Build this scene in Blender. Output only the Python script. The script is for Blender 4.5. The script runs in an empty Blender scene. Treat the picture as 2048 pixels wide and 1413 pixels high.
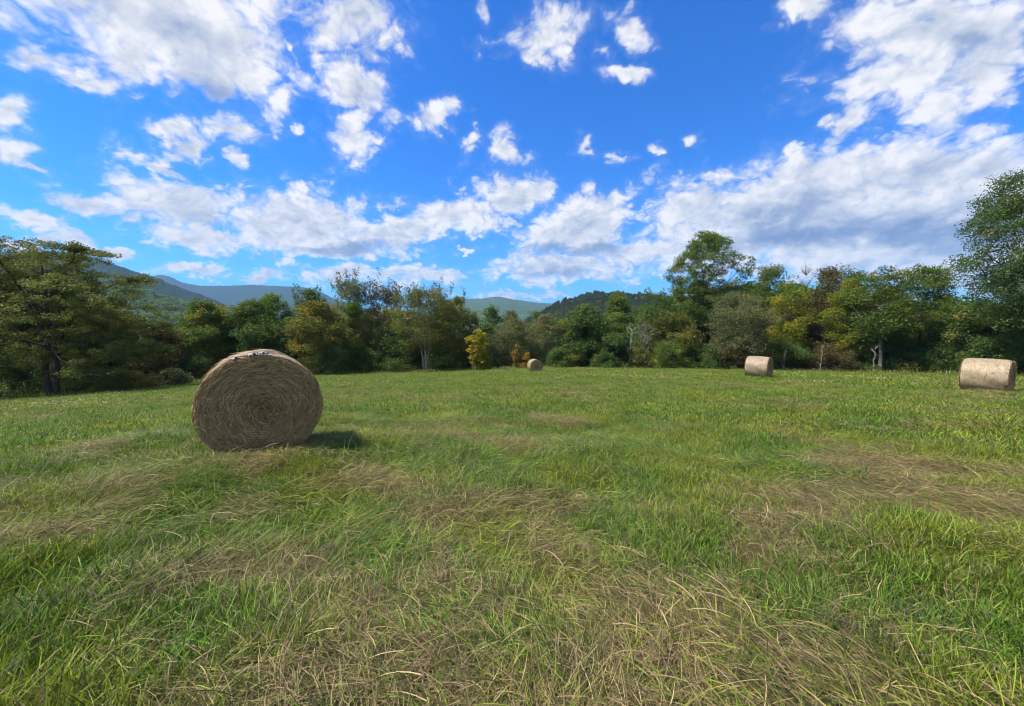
import bpy, math, random
import numpy as np
from mathutils import Vector

# ------------------------------------------------------------------ camera, sky, sun, exposure
R = math.radians
scene = bpy.context.scene
COL = scene.collection
FPX, CX, CY = 780.0, 1024.0, 706.5          # focal length and centre in photo pixels
PITCH = math.atan((CY - 645.0) / FPX)        # horizon sits above the middle of the photo
CAMZ = 1.6
cam_data = bpy.data.cameras.new('camera')
cam = bpy.data.objects.new('camera', cam_data)
COL.objects.link(cam)
cam_data.sensor_width = 36.0
cam_data.lens = 36.0 * FPX / 2048.0
cam_data.clip_start = 0.05
cam_data.clip_end = 60000.0
cam.location = (0, 0, CAMZ)
cam.rotation_euler = (math.pi / 2 - PITCH, 0, 0)
scene.camera = cam

SUN_AZ, SUN_EL = R(-97), R(55)               # clockwise from +Y, so the sun stands to the left
sun_dir = Vector((math.sin(SUN_AZ) * math.cos(SUN_EL), math.cos(SUN_AZ) * math.cos(SUN_EL), math.sin(SUN_EL)))
sd = bpy.data.lights.new('sun', 'SUN')
sd.energy = 5.0
sd.angle = R(6.0)
sd.color = (1.0, 0.93, 0.82)
sun = bpy.data.objects.new('sun', sd)
COL.objects.link(sun)
sun.rotation_euler = (-sun_dir).to_track_quat('-Z', 'Y').to_euler()
sun.location = (-60, 20, 80)

scene.view_settings.view_transform = 'Standard'
scene.view_settings.look = 'None'
scene.view_settings.gamma = 1.0
scene.view_settings.exposure = 0.74
scene.render.film_transparent = False
scene.cycles.use_denoising = True
scene.cycles.filter_width = 1.05
scene.cycles.max_bounces = 7
scene.cycles.diffuse_bounces = 4
scene.cycles.glossy_bounces = 2
scene.cycles.transmission_bounces = 3
scene.cycles.transparent_max_bounces = 8
scene.cycles.caustics_reflective = False
scene.cycles.caustics_refractive = False


def ray(px, py):
    a, b = (px - CX) / FPX, -(py - CY) / FPX
    c, s = math.cos(PITCH), math.sin(PITCH)
    return np.array([a, c + b * s, -s + b * c])


def at(px, py, depth):
    return np.array([0, 0, CAMZ]) + depth * ray(px, py)


# ------------------------------------------------------------------ node helpers
class NT:
    def __init__(self, tree):
        self.t = tree

    def n(self, kind, **kw):
        x = self.t.nodes.new(kind)
        for k, v in kw.items():
            setattr(x, k, v)
        return x

    def l(self, a, b):
        self.t.links.new(a, b)

    def _in(self, sock, v):
        if hasattr(v, 'is_output'):
            self.t.links.new(v, sock)
        elif v is not None:
            sock.default_value = v

    def m(self, op, a, b=None, c=None, clamp=False):
        x = self.n('ShaderNodeMath', operation=op, use_clamp=clamp)
        self._in(x.inputs[0], a)
        self._in(x.inputs[1], b)
        self._in(x.inputs[2], c)
        return x.outputs[0]

    def v(self, op, a, b=None, s=None):
        x = self.n('ShaderNodeVectorMath', operation=op)
        self._in(x.inputs[0], a)
        if b is not None:
            self._in(x.inputs[1], b)
        if s is not None:
            self._in(x.inputs['Scale'], s)
        return x.outputs['Value' if op in ('LENGTH', 'DOT_PRODUCT') else 'Vector']

    def noise(self, vec, scale, detail=4, rough=0.55, dist=0.0, color=False):
        x = self.n('ShaderNodeTexNoise')
        if vec is not None:
            self.l(vec, x.inputs['Vector'])
        x.inputs['Scale'].default_value = scale
        x.inputs['Detail'].default_value = detail
        x.inputs['Roughness'].default_value = rough
        x.inputs['Distortion'].default_value = dist
        return x.outputs['Color' if color else 'Fac']

    def mr(self, v, a, b, c=0.0, d=1.0, smooth=True):
        x = self.n('ShaderNodeMapRange', interpolation_type='SMOOTHSTEP' if smooth else 'LINEAR')
        self._in(x.inputs[0], v)
        for i, q in enumerate((a, b, c, d)):
            self._in(x.inputs[1 + i], q)
        return x.outputs[0]

    def mix(self, f, a, b, blend='MIX'):
        x = self.n('ShaderNodeMix', data_type='RGBA', blend_type=blend)
        self._in(x.inputs[0], f)
        for s, q in ((x.inputs[6], a), (x.inputs[7], b)):
            self._in(s, (*q, 1.0) if isinstance(q, tuple) and len(q) == 3 else q)
        return x.outputs[2]


def new_mat(name):
    m = bpy.data.materials.new(name)
    m.use_nodes = True
    m.node_tree.nodes.clear()
    t = NT(m.node_tree)
    out = t.n('ShaderNodeOutputMaterial')
    return m, t, out


# ------------------------------------------------------------------ world: sky with cumulus
def build_world():
    w = bpy.data.worlds.new('World')
    scene.world = w
    w.use_nodes = True
    w.node_tree.nodes.clear()
    t = NT(w.node_tree)
    out = t.n('ShaderNodeOutputWorld')
    bg = t.n('ShaderNodeBackground')
    bg.inputs['Strength'].default_value = 0.1
    t.l(bg.outputs[0], out.inputs[0])
    sky = t.n('ShaderNodeTexSky', sky_type='NISHITA')
    sky.sun_disc = False
    sky.sun_elevation = SUN_EL
    sky.sun_rotation = SUN_AZ
    sky.air_density = 1.0
    sky.dust_density = 0.4
    sky.ozone_density = 2.0
    hs = t.n('ShaderNodeHueSaturation')
    hs.inputs['Saturation'].default_value = 1.25
    hs.inputs['Value'].default_value = SKY_VALUE
    t.l(sky.outputs[0], hs.inputs['Color'])
    skyc = t.mix(1.0, hs.outputs[0], SKY_TINT, 'MULTIPLY')

    d = t.n('ShaderNodeTexCoord').outputs['Generated']
    sp = t.n('ShaderNodeSeparateXYZ')
    t.l(d, sp.inputs[0])
    az = t.m('ARCTAN2', sp.outputs[0], sp.outputs[1])
    el = t.m('ARCSINE', sp.outputs[2])
    ang = t.n('ShaderNodeCombineXYZ')
    t.l(az, ang.inputs[0])
    t.l(el, ang.inputs[1])
    # cloud-layer coordinates: the layer recedes towards the horizon
    zz = t.m('ADD', t.m('MAXIMUM', sp.outputs[2], 0.0), 0.75)
    inv = t.m('DIVIDE', 1.0, zz)
    p = t.v('SCALE', d, s=inv)
    warp = t.v('SCALE', t.v('SUBTRACT', t.noise(p, 8.0, 4, 0.6, color=True), (0.5, 0.5, 0.5)), s=0.075)
    pw = t.v('ADD', p, warp)
    fb = t.noise(pw, 12.5, 9, 0.57)
    off = (-0.012, 0.0, 0.016)
    fb2 = t.noise(t.v('ADD', pw, off), 12.5, 4, 0.5)
    # rounded heads: folded noise gives bumps with creases between
    b1 = t.m('ABSOLUTE', t.m('SUBTRACT', t.noise(pw, 19.0, 1, 0.5), 0.5))
    b2 = t.m('ABSOLUTE', t.m('SUBTRACT', t.noise(pw, 45.0, 2, 0.5), 0.5))
    bil = t.m('ADD', t.m('MULTIPLY', b1, 2.2), t.m('MULTIPLY', b2, 1.3))

    def azel(px, py):
        r = ray(px, py)
        r = r / np.linalg.norm(r)
        return np.array([math.atan2(r[0], r[1]), math.asin(r[2])])

    angw = t.v('ADD', ang.outputs[0], t.v('SCALE', t.v('SUBTRACT', t.noise(p, 8.5, 4, 0.65, color=True), (0.5, 0.5, 0.5)), s=0.10))

    aw = t.n('ShaderNodeSeparateXYZ')
    t.l(angw, aw.inputs[0])
    ax, ey = aw.outputs[0], aw.outputs[1]

    def field(blobs, acc=None, wide=False):
        for b in blobs:
            cx, cy, rx, ry = b[:4]
            rot = R(b[4]) if len(b) > 4 else 0.0
            wt = b[5] if len(b) > 5 else (1.0 + (0.16 if rx * ry < 2600 else min(0.42, rx * ry / 26000.0) * (1.25 if cy > 300 else 0.55)) if wide else 1.0)
            J = np.column_stack([(azel(cx + 4, cy) - azel(cx - 4, cy)) / 8, (azel(cx, cy + 4) - azel(cx, cy - 4)) / 8])
            c, s = math.cos(rot), math.sin(rot)
            A = J @ np.array([[c * rx, -s * ry], [s * rx, c * ry]])
            U, S, _ = np.linalg.svd(A)
            mp = t.n('ShaderNodeMapping', vector_type='TEXTURE')
            c0 = azel(cx, cy)
            mp.inputs['Location'].default_value = (c0[0], c0[1], 0)
            mp.inputs['Rotation'].default_value = (0, 0, math.atan2(U[1, 0], U[0, 0]))
            mp.inputs['Scale'].default_value = (S[0], S[1], 1e9)
            cb = t.n('ShaderNodeCombineXYZ')          # the running result rides along so that nodes run one after another
            t.l(ax, cb.inputs[0])
            t.l(ey, cb.inputs[1])
            if acc is not None:
                t.l(acc, cb.inputs[2])
            t.l(cb.outputs[0], mp.inputs['Vector'])
            r = t.m('SUBTRACT', wt, t.v('LENGTH', mp.outputs[0]))
            acc = r if acc is None else t.m('SMOOTH_MAX', acc, r, 0.25)
        return acc

    M = field(CLOUDS, None, True)
    S = field(CLOUD_SHADE, t.m('MINIMUM', M, -1.5))
    M = t.m('MAXIMUM', M, -1.5)
    # clouds added in the unseen sky outside this view, to whiten the ambient light
    gen = t.m('ADD', t.m('MULTIPLY', t.m('SUBTRACT', t.noise(p, 2.6, 2, 0.5), 0.5), 5.0), 0.45)
    away = t.m('MAXIMUM', t.mr(t.m('ABSOLUTE', az), R(62), R(75)), t.mr(el, R(50), R(60)))
    M = t.m('ADD', M, t.m('MULTIPLY', away, t.m('SUBTRACT', gen, M)))
    amp = t.mr(M, 0.15, 0.8, 3.3, 1.3)
    dens = t.m('ADD', M, t.m('MULTIPLY', t.m('SUBTRACT', fb, 0.5), amp))
    dens = t.m('ADD', dens, t.m('MULTIPLY', t.m('SUBTRACT', bil, 0.36), 0.9))
    alpha = t.mr(dens, -0.2, 0.75)
    # wispy veil close round the clouds
    veil = t.m('MULTIPLY', t.mr(dens, -0.6, 0.3), 0.10)
    alpha = t.m('MAXIMUM', alpha, veil)
    alpha = t.m('MULTIPLY', alpha, 0.985)
    relief = t.m('MULTIPLY', t.m('SUBTRACT', fb, fb2), 1.7)
    relief = t.m('ADD', relief, t.m('MULTIPLY', t.m('SUBTRACT', bil, 0.36), 0.30))
    shade = t.mr(t.m('ADD', S, t.m('MULTIPLY', t.m('SUBTRACT', fb, 0.5), 1.4)), -0.35, 0.75)
    thick = t.mr(t.m('ADD', M, t.m('MULTIPLY', fb, 0.5)), 0.6, 1.7, 0.0, 0.26)
    lightv = t.m('SUBTRACT', 0.95, thick)
    lightv = t.m('ADD', lightv, relief)
    lightv = t.m('SUBTRACT', lightv, t.m('MULTIPLY', shade, 0.58), clamp=True)
    cr = t.n('ShaderNodeValToRGB')
    e = cr.color_ramp.elements
    e[0].position, e[0].color = 0.0, (1.36, 1.92, 3.23, 1)
    e[1].position, e[1].color = 1.0, (6.15, 6.05, 6.1, 1)
    for pos, c in ((0.35, (2.44, 2.9, 3.95)), (0.7, (4.25, 4.5, 5.0))):
        q = e.new(pos)
        q.color = (*c, 1)
    t.l(lightv, cr.inputs[0])
    final = t.mix(alpha, skyc, cr.outputs[0])
    t.l(final, bg.inputs['Color'])
    w.cycles.sampling_method = 'MANUAL'
    w.cycles.sample_map_resolution = 512


SKY_VALUE = 0.94
SKY_TINT = (0.24, 0.82, 1.45)
# x, y, half width, half height in photo pixels, tilt, weight
CLOUDS = [
    (320, 30, 270, 105, 14, 1.45), (430, 110, 120, 85, 25, 1.4), (250, 110, 80, 60, 30, 1.2), (450, 185, 42, 45, 60, .95),
    (75, 125, 120, 42, 18), (150, 172, 60, 18, 14), (15, 215, 55, 38, 10), (25, 300, 75, 48, 20), (75, 345, 50, 16, 14),
    (358, 268, 52, 22, 5), (392, 300, 48, 20, 0), (470, 268, 44, 38, 20), (482, 325, 24, 22, 20, .9), (535, 275, 30, 18, 10, .7),
    (545, 190, 45, 38, 30, .9), (590, 258, 16, 12, 0, .8), (572, 80, 12, 18, 0, .8),
    (705, 40, 105, 85, 15), (640, 110, 40, 60, 15, .8), (725, 185, 70, 72, -25), (705, 275, 52, 45, 10), (862, 238, 44, 36, -20), (800, 240, 36, 26, 0, .9),
    (800, 95, 20, 22, 0, .85), (938, 290, 26, 36, 20, .9), (1012, 303, 34, 36, 30), (945, 250, 16, 22, 0, .8),
    (1085, 68, 88, 46, -8), (1062, 105, 36, 24, 10), (970, 28, 20, 32, 0, .9), (1262, 65, 46, 34, 20), (1212, 105, 24, 32, 0, .85), (1245, 152, 42, 18, 5),
    (1175, 285, 36, 30, 30, .9), (1245, 308, 28, 17, 0, .9), (1305, 292, 24, 14, 0, .9), (1385, 282, 28, 18, -25, .85),
    (1610, 15, 60, 34, -10), (1850, 70, 210, 85, -8), (1790, 140, 150, 65, -18), (1970, 130, 160, 62, -12), (1690, 250, 55, 32, -40), (1870, 215, 72, 36, -12), (2030, 180, 50, 30, -10, .9),
    (1582, 298, 28, 13, -20, .9), (1640, 250, 22, 10, -30, .8), (2010, 300, 80, 25, -8, .7),
    (325, 340, 72, 22, 24), (175, 408, 95, 24, 10), (265, 385, 75, 34, 15), (375, 410, 115, 48, 10, 1.3), (400, 475, 150, 30, 9, 1.3), (600, 450, 150, 52, 5, 1.45), (790, 462, 110, 36, -8, 1.4),
    (640, 492, 160, 24, 4, 1.25), (905, 428, 115, 38, -14, 1.35), (1025, 398, 85, 34, -10, 1.3), (960, 450, 60, 22, 0),
    (1155, 455, 120, 45, -6, 1.4), (1222, 420, 42, 38, 0), (1130, 530, 160, 34, -5), (1255, 510, 90, 48, -8), (1160, 490, 140, 25, 0), (1020, 450, 18, 13),
    (1410, 420, 95, 62, 0, 1.4), (1440, 490, 150, 62, -5, 1.4), (1600, 395, 190, 62, -12, 1.6), (1720, 355, 130, 55, -8, 1.5), (1900, 355, 190, 55, -4, 1.6), (1960, 430, 180, 85, 0, 1.7), (1700, 455, 300, 75, 0, 1.8), (1800, 510, 280, 26, 0),
    (700, 547, 85, 20, -2), (790, 545, 75, 22, 0), (875, 548, 70, 16, 0), (570, 530, 30, 13), (520, 556, 48, 13), (390, 549, 70, 13, 3), (225, 508, 45, 11, 5), (45, 448, 75, 18, 10), (130, 483, 75, 13, 10),
    (936, 500, 18, 4), (1035, 590, 85, 7, 0), (1110, 597, 70, 9, 0), (1930, 575, 60, 24), (30, 490, 80, 12, 5),
]
CLOUD_SHADE = [
    (1640, 468, 210, 36, -4), (1830, 470, 200, 34, 0), (1990, 440, 110, 60, 0, .6), (1560, 425, 120, 40, -10, .7), (1150, 498, 135, 15, 0), (1110, 545, 120, 12, 0, .7),
    (700, 498, 170, 16, 0, .8), (420, 440, 110, 26, 8, .5), (440, 190, 90, 60, 20, .7), (350, 60, 200, 60, 14, .35), (1930, 70, 130, 55, 0, .6), (1720, 150, 60, 40, 0, .4), (710, 45, 50, 40, 0, .35),
]
build_world()


# ------------------------------------------------------------------ numpy noise
_tab = np.random.RandomState(7).rand(256, 256)


def vnoise(x, y):
    xi, yi = np.floor(x).astype(np.int64), np.floor(y).astype(np.int64)
    fx, fy = x - xi, y - yi
    fx, fy = fx * fx * (3 - 2 * fx), fy * fy * (3 - 2 * fy)
    a = _tab[xi % 256, yi % 256]
    b = _tab[(xi + 1) % 256, yi % 256]
    c = _tab[xi % 256, (yi + 1) % 256]
    d = _tab[(xi + 1) % 256, (yi + 1) % 256]
    return (a * (1 - fx) + b * fx) * (1 - fy) + (c * (1 - fx) + d * fx) * fy


def fbm(x, y, o=4):
    s, a, tot = 0.0, 0.5, 0.0
    for k in range(o):
        s = s + a * vnoise(x * 2 ** k + 17.3 * k, y * 2 ** k + 5.1 * k)
        tot += a
        a *= 0.5
    return s / tot


def sstep(a, b, x):
    t = np.clip((x - a) / (b - a), 0, 1)
    return t * t * (3 - 2 * t)


# ------------------------------------------------------------------ mesh helpers
def mesh_np(name, verts, faces, mat=None, tint=None, smooth=False):
    """faces: int array (n,3) or (n,4), or a list of such arrays."""
    me = bpy.data.meshes.new(name)
    verts = np.asarray(verts, dtype=np.float32)
    fl = faces if isinstance(faces, list) else [faces]
    fl = [np.asarray(f, dtype=np.int32) for f in fl if len(f)]
    loops = np.concatenate([f.ravel() for f in fl])
    sizes = np.concatenate([np.full(len(f), f.shape[1], dtype=np.int32) for f in fl])
    me.vertices.add(len(verts))
    me.vertices.foreach_set('co', verts.ravel())
    me.loops.add(len(loops))
    me.loops.foreach_set('vertex_index', loops)
    me.polygons.add(len(sizes))
    me.polygons.foreach_set('loop_start', np.concatenate([[0], np.cumsum(sizes)[:-1]]).astype(np.int32))
    me.polygons.foreach_set('loop_total', sizes)
    if smooth:
        me.polygons.foreach_set('use_smooth', np.ones(len(sizes), dtype=bool))
    if tint is not None:
        a = me.attributes.new('tint', 'FLOAT_COLOR', 'POINT')
        q = np.ones((len(verts), 4), dtype=np.float32)
        q[:, :tint.shape[1]] = tint
        a.data.foreach_set('color', q.ravel())
    me.update(calc_edges=True)
    if mat:
        me.materials.append(mat)
    return me


def link(name, me, parent=None):
    o = bpy.data.objects.new(name, me)
    COL.objects.link(o)
    if parent:
        o.parent = parent
    return o


def empty(name, loc, label, cat, group=None, rz=0.0):
    o = bpy.data.objects.new(name, None)
    COL.objects.link(o)
    o.empty_display_size = 0.3
    o.location = loc
    o.rotation_euler = (0, 0, rz)
    o['label'] = label
    o['category'] = cat
    if group:
        o['group'] = group
    return o


class Geo:
    """collects tubes and ribbons"""

    def __init__(self):
        self.v, self.q, self.t, self.n = [], [], [], 0

    def tube(self, pts, rads, sides=6, tint=0.5):
        pts = np.asarray(pts, float)
        n = len(pts)
        tang = np.gradient(pts, axis=0)
        tang /= np.linalg.norm(tang, axis=1)[:, None] + 1e-9
        ref = np.array([0.31, 0.95, 0.05]) if abs(tang[0][2]) > 0.7 else np.array([0, 0, 1.0])
        u = np.cross(tang, ref)
        u /= np.linalg.norm(u, axis=1)[:, None] + 1e-9
        w = np.cross(tang, u)
        a = np.arange(sides) * 2 * math.pi / sides
        ring = (pts[:, None, :] + np.asarray(rads)[:, None, None] *
                (np.cos(a)[None, :, None] * u[:, None, :] + np.sin(a)[None, :, None] * w[:, None, :]))
        self.v.append(ring.reshape(-1, 3))
        i = np.arange(n - 1)[:, None] * sides + np.arange(sides)[None, :]
        j = np.arange(n - 1)[:, None] * sides + (np.arange(sides)[None, :] + 1) % sides
        f = np.stack([i, j, j + sides, i + sides], -1).reshape(-1, 4) + self.n
        self.q.append(f)
        self.t.append(np.full((n * sides, 3), tint))
        self.n += n * sides

    def mesh(self, name, mat, smooth=True):
        return mesh_np(name, np.concatenate(self.v), np.concatenate(self.q), mat, np.concatenate(self.t), smooth)


# ------------------------------------------------------------------ terrain
EDGE_PX = np.array([-600, -200, 0, 100, 390, 640, 900, 1050, 1300, 1500, 1760, 2048, 2300, 2700.])
EDGE_PY = np.array([850, 822, 803, 795, 768, 751, 745, 737.5, 737.5, 741, 748, 757, 764, 775.])
EDGE_D = np.array([20, 30, 36, 38, 47, 53, 55, 56, 56, 54, 48, 38, 32, 22.])
_ctrl = [(0, 0, 0.0), (-3, 1.5, -0.10), (3, 1.5, -0.02), (0, -12, 0.9), (-20, -12, -0.6), (20, -12, 0.8), (-40, -10, -3.4), (45, -8, -0.6),
         (0, -60, 4), (-70, -50, -4), (70, -50, 3)]
for px, py, dd in [(512, 900, 5.75), (1975, 779, 17.6), (1518, 751.5, 27.8), (1070, 741.5, 46.5), (1024, 1010, 4.3), (1700, 900, 7.0), (250, 930, 5.2),
                   (1300, 860, 8.5), (800, 850, 8.5), (250, 830, 14), (1900, 870, 7.5), (1060, 790, 16), (0, 832, 17), (0, 812, 27), (-200, 846, 14), (-200, 830, 22), (250, 808, 20), (250, 790, 32),
                   (2048, 788, 15), (2048, 765, 27), (2300, 782, 18), (1760, 777, 20), (1760, 758, 33), (1518, 746, 40), (1300, 752, 38), (800, 756, 42)]:
    _ctrl.append(tuple(at(px, py, dd)))
for px, py, dd in zip(EDGE_PX, EDGE_PY, EDGE_D):
    p = at(px, py, dd)
    _ctrl.append(tuple(p))
    h = p[:2] / np.linalg.norm(p[:2])
    for d_, k_ in ((12, .15), (40, .24)):          # past the trees the ground falls off
        q = p[:2] + h * d_
        _ctrl.append((q[0], q[1], p[2] + (p[2] - CAMZ) / np.linalg.norm(p[:2]) * d_ - (k_ * d_ - 1.6 if d_ > 20 else .25)))
_ctrl = np.array(_ctrl)


def _phi(r2):
    return 0.5 * r2 * np.log(r2 + 1e-9)


def _fit(P):
    n = len(P)
    d2 = ((P[:, None, :2] - P[None, :, :2]) ** 2).sum(-1)
    K = _phi(d2) + np.eye(n) * 0.05
    Q = np.column_stack([np.ones(n), P[:, :2]])
    A = np.block([[K, Q], [Q.T, np.zeros((3, 3))]])
    return np.linalg.solve(A, np.concatenate([P[:, 2], np.zeros(3)]))


_w = _fit(_ctrl)


def ground_z(x, y, lumps=True):
    x, y = np.atleast_1d(np.asarray(x, float)), np.atleast_1d(np.asarray(y, float))
    z = np.full(x.shape, _w[-3]) + _w[-2] * x + _w[-1] * y
    for c, k in zip(_ctrl, _w[:-3]):
        z = z + k * _phi((x - c[0]) ** 2 + (y - c[1]) ** 2)
    r = np.hypot(x, y)
    valley = -34 + 7 * (fbm(x / 400 + 3, y / 400 + 9, 3) - 0.5) * sstep(150, 500, r)
    k = sstep(75, 190, r)
    z = np.where(k > 0, np.clip(z, -40, 12), z) * (1 - k) + valley * k
    if lumps:
        near = 1 - sstep(30, 60, r)
        z = z + near * (0.20 * (fbm(x * 0.8 + 31, y * 0.8 + 12, 3) - 0.5) + 0.09 * (vnoise(x * 2.3, y * 2.3) - 0.5))
    return z


def gz(x, y):
    return float(ground_z(x, y)[0])


_edge_az = np.arctan2((EDGE_PX - CX) / FPX, np.ones_like(EDGE_PX))
_edge_r = EDGE_D / np.cos(_edge_az)


def edge_r(az):
    return np.interp(az, _edge_az, _edge_r, left=_edge_r[0], right=_edge_r[-1])


# places where the cut hay lies dry and pale: photo pixel, half width, half depth in pixels
TAN = [(210, 905, 60, 18), (270, 975, 70, 35), (480, 1022, 130, 22), (60, 1085, 80, 18), (890, 878, 55, 20), (960, 850, 90, 10), (1142, 852, 25, 20),
       (795, 884, 35, 12), (1332, 948, 50, 22), (1420, 998, 110, 18), (1720, 945, 110, 40), (1980, 1215, 110, 60), (1602, 812, 30, 16), (1430, 832, 45, 14),
       (1090, 940, 55, 22), (650, 1265, 130, 50), (1110, 1100, 90, 40), (1350, 1330, 120, 80), (1560, 1140, 130, 50), (1700, 1000, 200, 50), (880, 1180, 110, 50),
       (1500, 1240, 120, 60), (560, 1180, 100, 40), (1800, 1330, 160, 60), (1950, 830, 120, 26), (880, 800, 90, 8), (1200, 800, 130, 8), (300, 1330, 150, 60), (1850, 1010, 160, 60)]
GREEN = [(1900, 1010, 60, 45), (350, 1010, 30, 30), (380, 1080, 60, 60), (200, 1140, 150, 70), (350, 910, 40, 25), (850, 945, 40, 25), (1500, 880, 140, 50),
         (600, 940, 90, 50), (1150, 960, 110, 50), (1340, 1310, 60, 60), (900, 990, 130, 50), (1500, 1330, 80, 70), (420, 960, 40, 20), (1700, 860, 120, 30), (560, 1060, 120, 60),
         (1000, 830, 200, 25), (700, 830, 60, 40)]


def to_px(x, y, z):
    c, s = math.cos(PITCH), math.sin(PITCH)
    dz = z - CAMZ
    dep = np.maximum(y * c - dz * s, 0.05)
    up = y * s + dz * c
    return CX + FPX * x / dep, CY - FPX * up / dep, dep


def patch(lst):
    """the listed patches as ground ellipses: (x, y, rx, ry)"""
    res = []
    for px, py, a, b in lst:
        r = ray(px, py)
        tt = 1.0
        for _ in range(60):                        # walk the ray to the ground
            p = np.array([0, 0, CAMZ]) + tt * r
            g = float(ground_z(p[0], p[1], False)[0])
            if p[2] <= g + 0.01:
                break
            tt += max(0.02, (p[2] - g) * 0.6)
        r2, r3 = ray(px, py - b), ray(px, py + b)
        sl = p[2] - CAMZ
        y1 = p[1] * (r2[1] / r2[2]) / (r[1] / r[2]) if r2[2] < -0.02 else p[1] * 1.5
        y0 = p[1] * (r3[1] / r3[2]) / (r[1] / r[2])
        res.append((p[0], p[1], a / FPX * tt, max(0.12, abs(y1 - y0) / 2)))
    return res


TAN_G, GREEN_G = patch(TAN), patch(GREEN)


def pmask(lst, x, y):
    m = np.zeros_like(x)
    for cx, cy, rx, ry in lst:
        m = np.maximum(m, 1 - np.hypot((x - cx) / rx, (y - cy) / ry))
    return np.clip(m + 0.25, 0, 1)


def dryness(x, y):
    n = fbm(x * 0.35 + 50, y * 0.75 + 20, 4) * 0.6 + fbm(x * 1.7 + 7, y * 1.9 + 3, 3) * 0.4
    r = np.hypot(x, y)
    n = 0.5 + (n - 0.5) * 1.7
    d = n + 0.025 * (1 - sstep(2.0, 6.5, r))
    row = y + 0.22 * x + 1.1 * (fbm(x * .22 + 4, y * .22 + 8, 2) - .5)          # rows left by the rake
    d = d + 0.17 * np.maximum(0, np.sin(row * 2 * math.pi / 3.1)) ** 4 - 0.035 - 0.05 * sstep(8, 20, r)
    d = d + 0.07 * sstep(0.30, 0.9, np.arctan2(x, np.maximum(y, 0.01))) - 0.05 * sstep(3.5, 6, r) * (1 - sstep(16, 24, r))
    d = d + 0.55 * pmask(TAN_G, x, y) * (0.4 + 0.9 * fbm(x * 3, y * 3, 3)) - 0.34 * pmask(GREEN_G, x, y)
    return d


def ground_material():
    m, t, out = new_mat('pasture_soil')
    b = t.n('ShaderNodeBsdfPrincipled')
    b.inputs['Roughness'].default_value = 0.95
    b.inputs['Specular IOR Level'].default_value = 0.1
    pos = t.n('ShaderNodeNewGeometry').outputs['Position']
    a = t.n('ShaderNodeAttribute', attribute_name='tint')
    s = t.n('ShaderNodeSeparateColor')
    t.l(a.outputs['Color'], s.inputs[0])
    n1 = t.noise(pos, 1.3, 6, 0.65)
    n2 = t.noise(pos, 22.0, 4, 0.6)
    green = t.mix(t.mr(n2, 0.35, 0.7), (0.022, 0.038, 0.007), (0.060, 0.10, 0.016))
    dry = t.mix(t.mr(n2, 0.3, 0.7), (0.045, 0.036, 0.018), (0.13, 0.10, 0.05))
    g = t.mix(t.mr(t.m('ADD', s.outputs[0], t.m('MULTIPLY', t.m('SUBTRACT', n1, 0.5), 0.5)), 0.42, 0.72), green, dry)
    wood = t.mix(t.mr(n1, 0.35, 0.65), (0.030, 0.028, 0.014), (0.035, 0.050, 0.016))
    far = t.mix(t.mr(t.noise(pos, 0.012, 5, 0.6), 0.4, 0.6), (0.035, 0.060, 0.016), (0.075, 0.10, 0.03))
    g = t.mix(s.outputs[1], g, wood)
    g = t.mix(s.outputs[2], g, far)
    t.l(g, b.inputs['Base Color'])
    bp = t.n('ShaderNodeBump')
    bp.inputs['Strength'].default_value = 0.6
    bp.inputs['Distance'].default_value = 0.03
    t.l(n2, bp.inputs['Height'])
    t.l(bp.outputs[0], b.inputs['Normal'])
    t.l(b.outputs[0], out.inputs[0])
    return m


def build_ground():
    na = 720
    rr = np.concatenate([np.linspace(0.25, 10, 70)[:-1], np.geomspace(10, 120, 110)[:-1], np.geomspace(120, 10000, 60)])
    th = np.arange(na) * 2 * math.pi / na
    X = (rr[:, None] * np.sin(th)[None, :]).ravel()
    Y = (rr[:, None] * np.cos(th)[None, :]).ravel()
    Z = ground_z(X, Y)
    dry = np.clip(dryness(X, Y), 0, 1)
    azs = np.arctan2(X, Y)
    r = np.hypot(X, Y)
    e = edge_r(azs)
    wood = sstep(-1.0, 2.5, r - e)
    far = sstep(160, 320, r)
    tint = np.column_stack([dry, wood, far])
    V = np.vstack([np.column_stack([X, Y, Z]), [[0, 0, gz(0, 0)]]])
    tint = np.vstack([tint, [[0.6, 0, 0]]])
    nr = len(rr)
    i = np.arange(nr - 1)[:, None] * na + np.arange(na)[None, :]
    j = np.arange(nr - 1)[:, None] * na + (np.arange(na)[None, :] + 1) % na
    q = np.stack([i, i + na, j + na, j], -1).reshape(-1, 4)
    k = np.arange(na)
    tri = np.stack([np.full(na, nr * na), k, (k + 1) % na], -1)
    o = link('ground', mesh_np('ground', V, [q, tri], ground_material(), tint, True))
    o['kind'] = 'structure'


build_ground()

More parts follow.
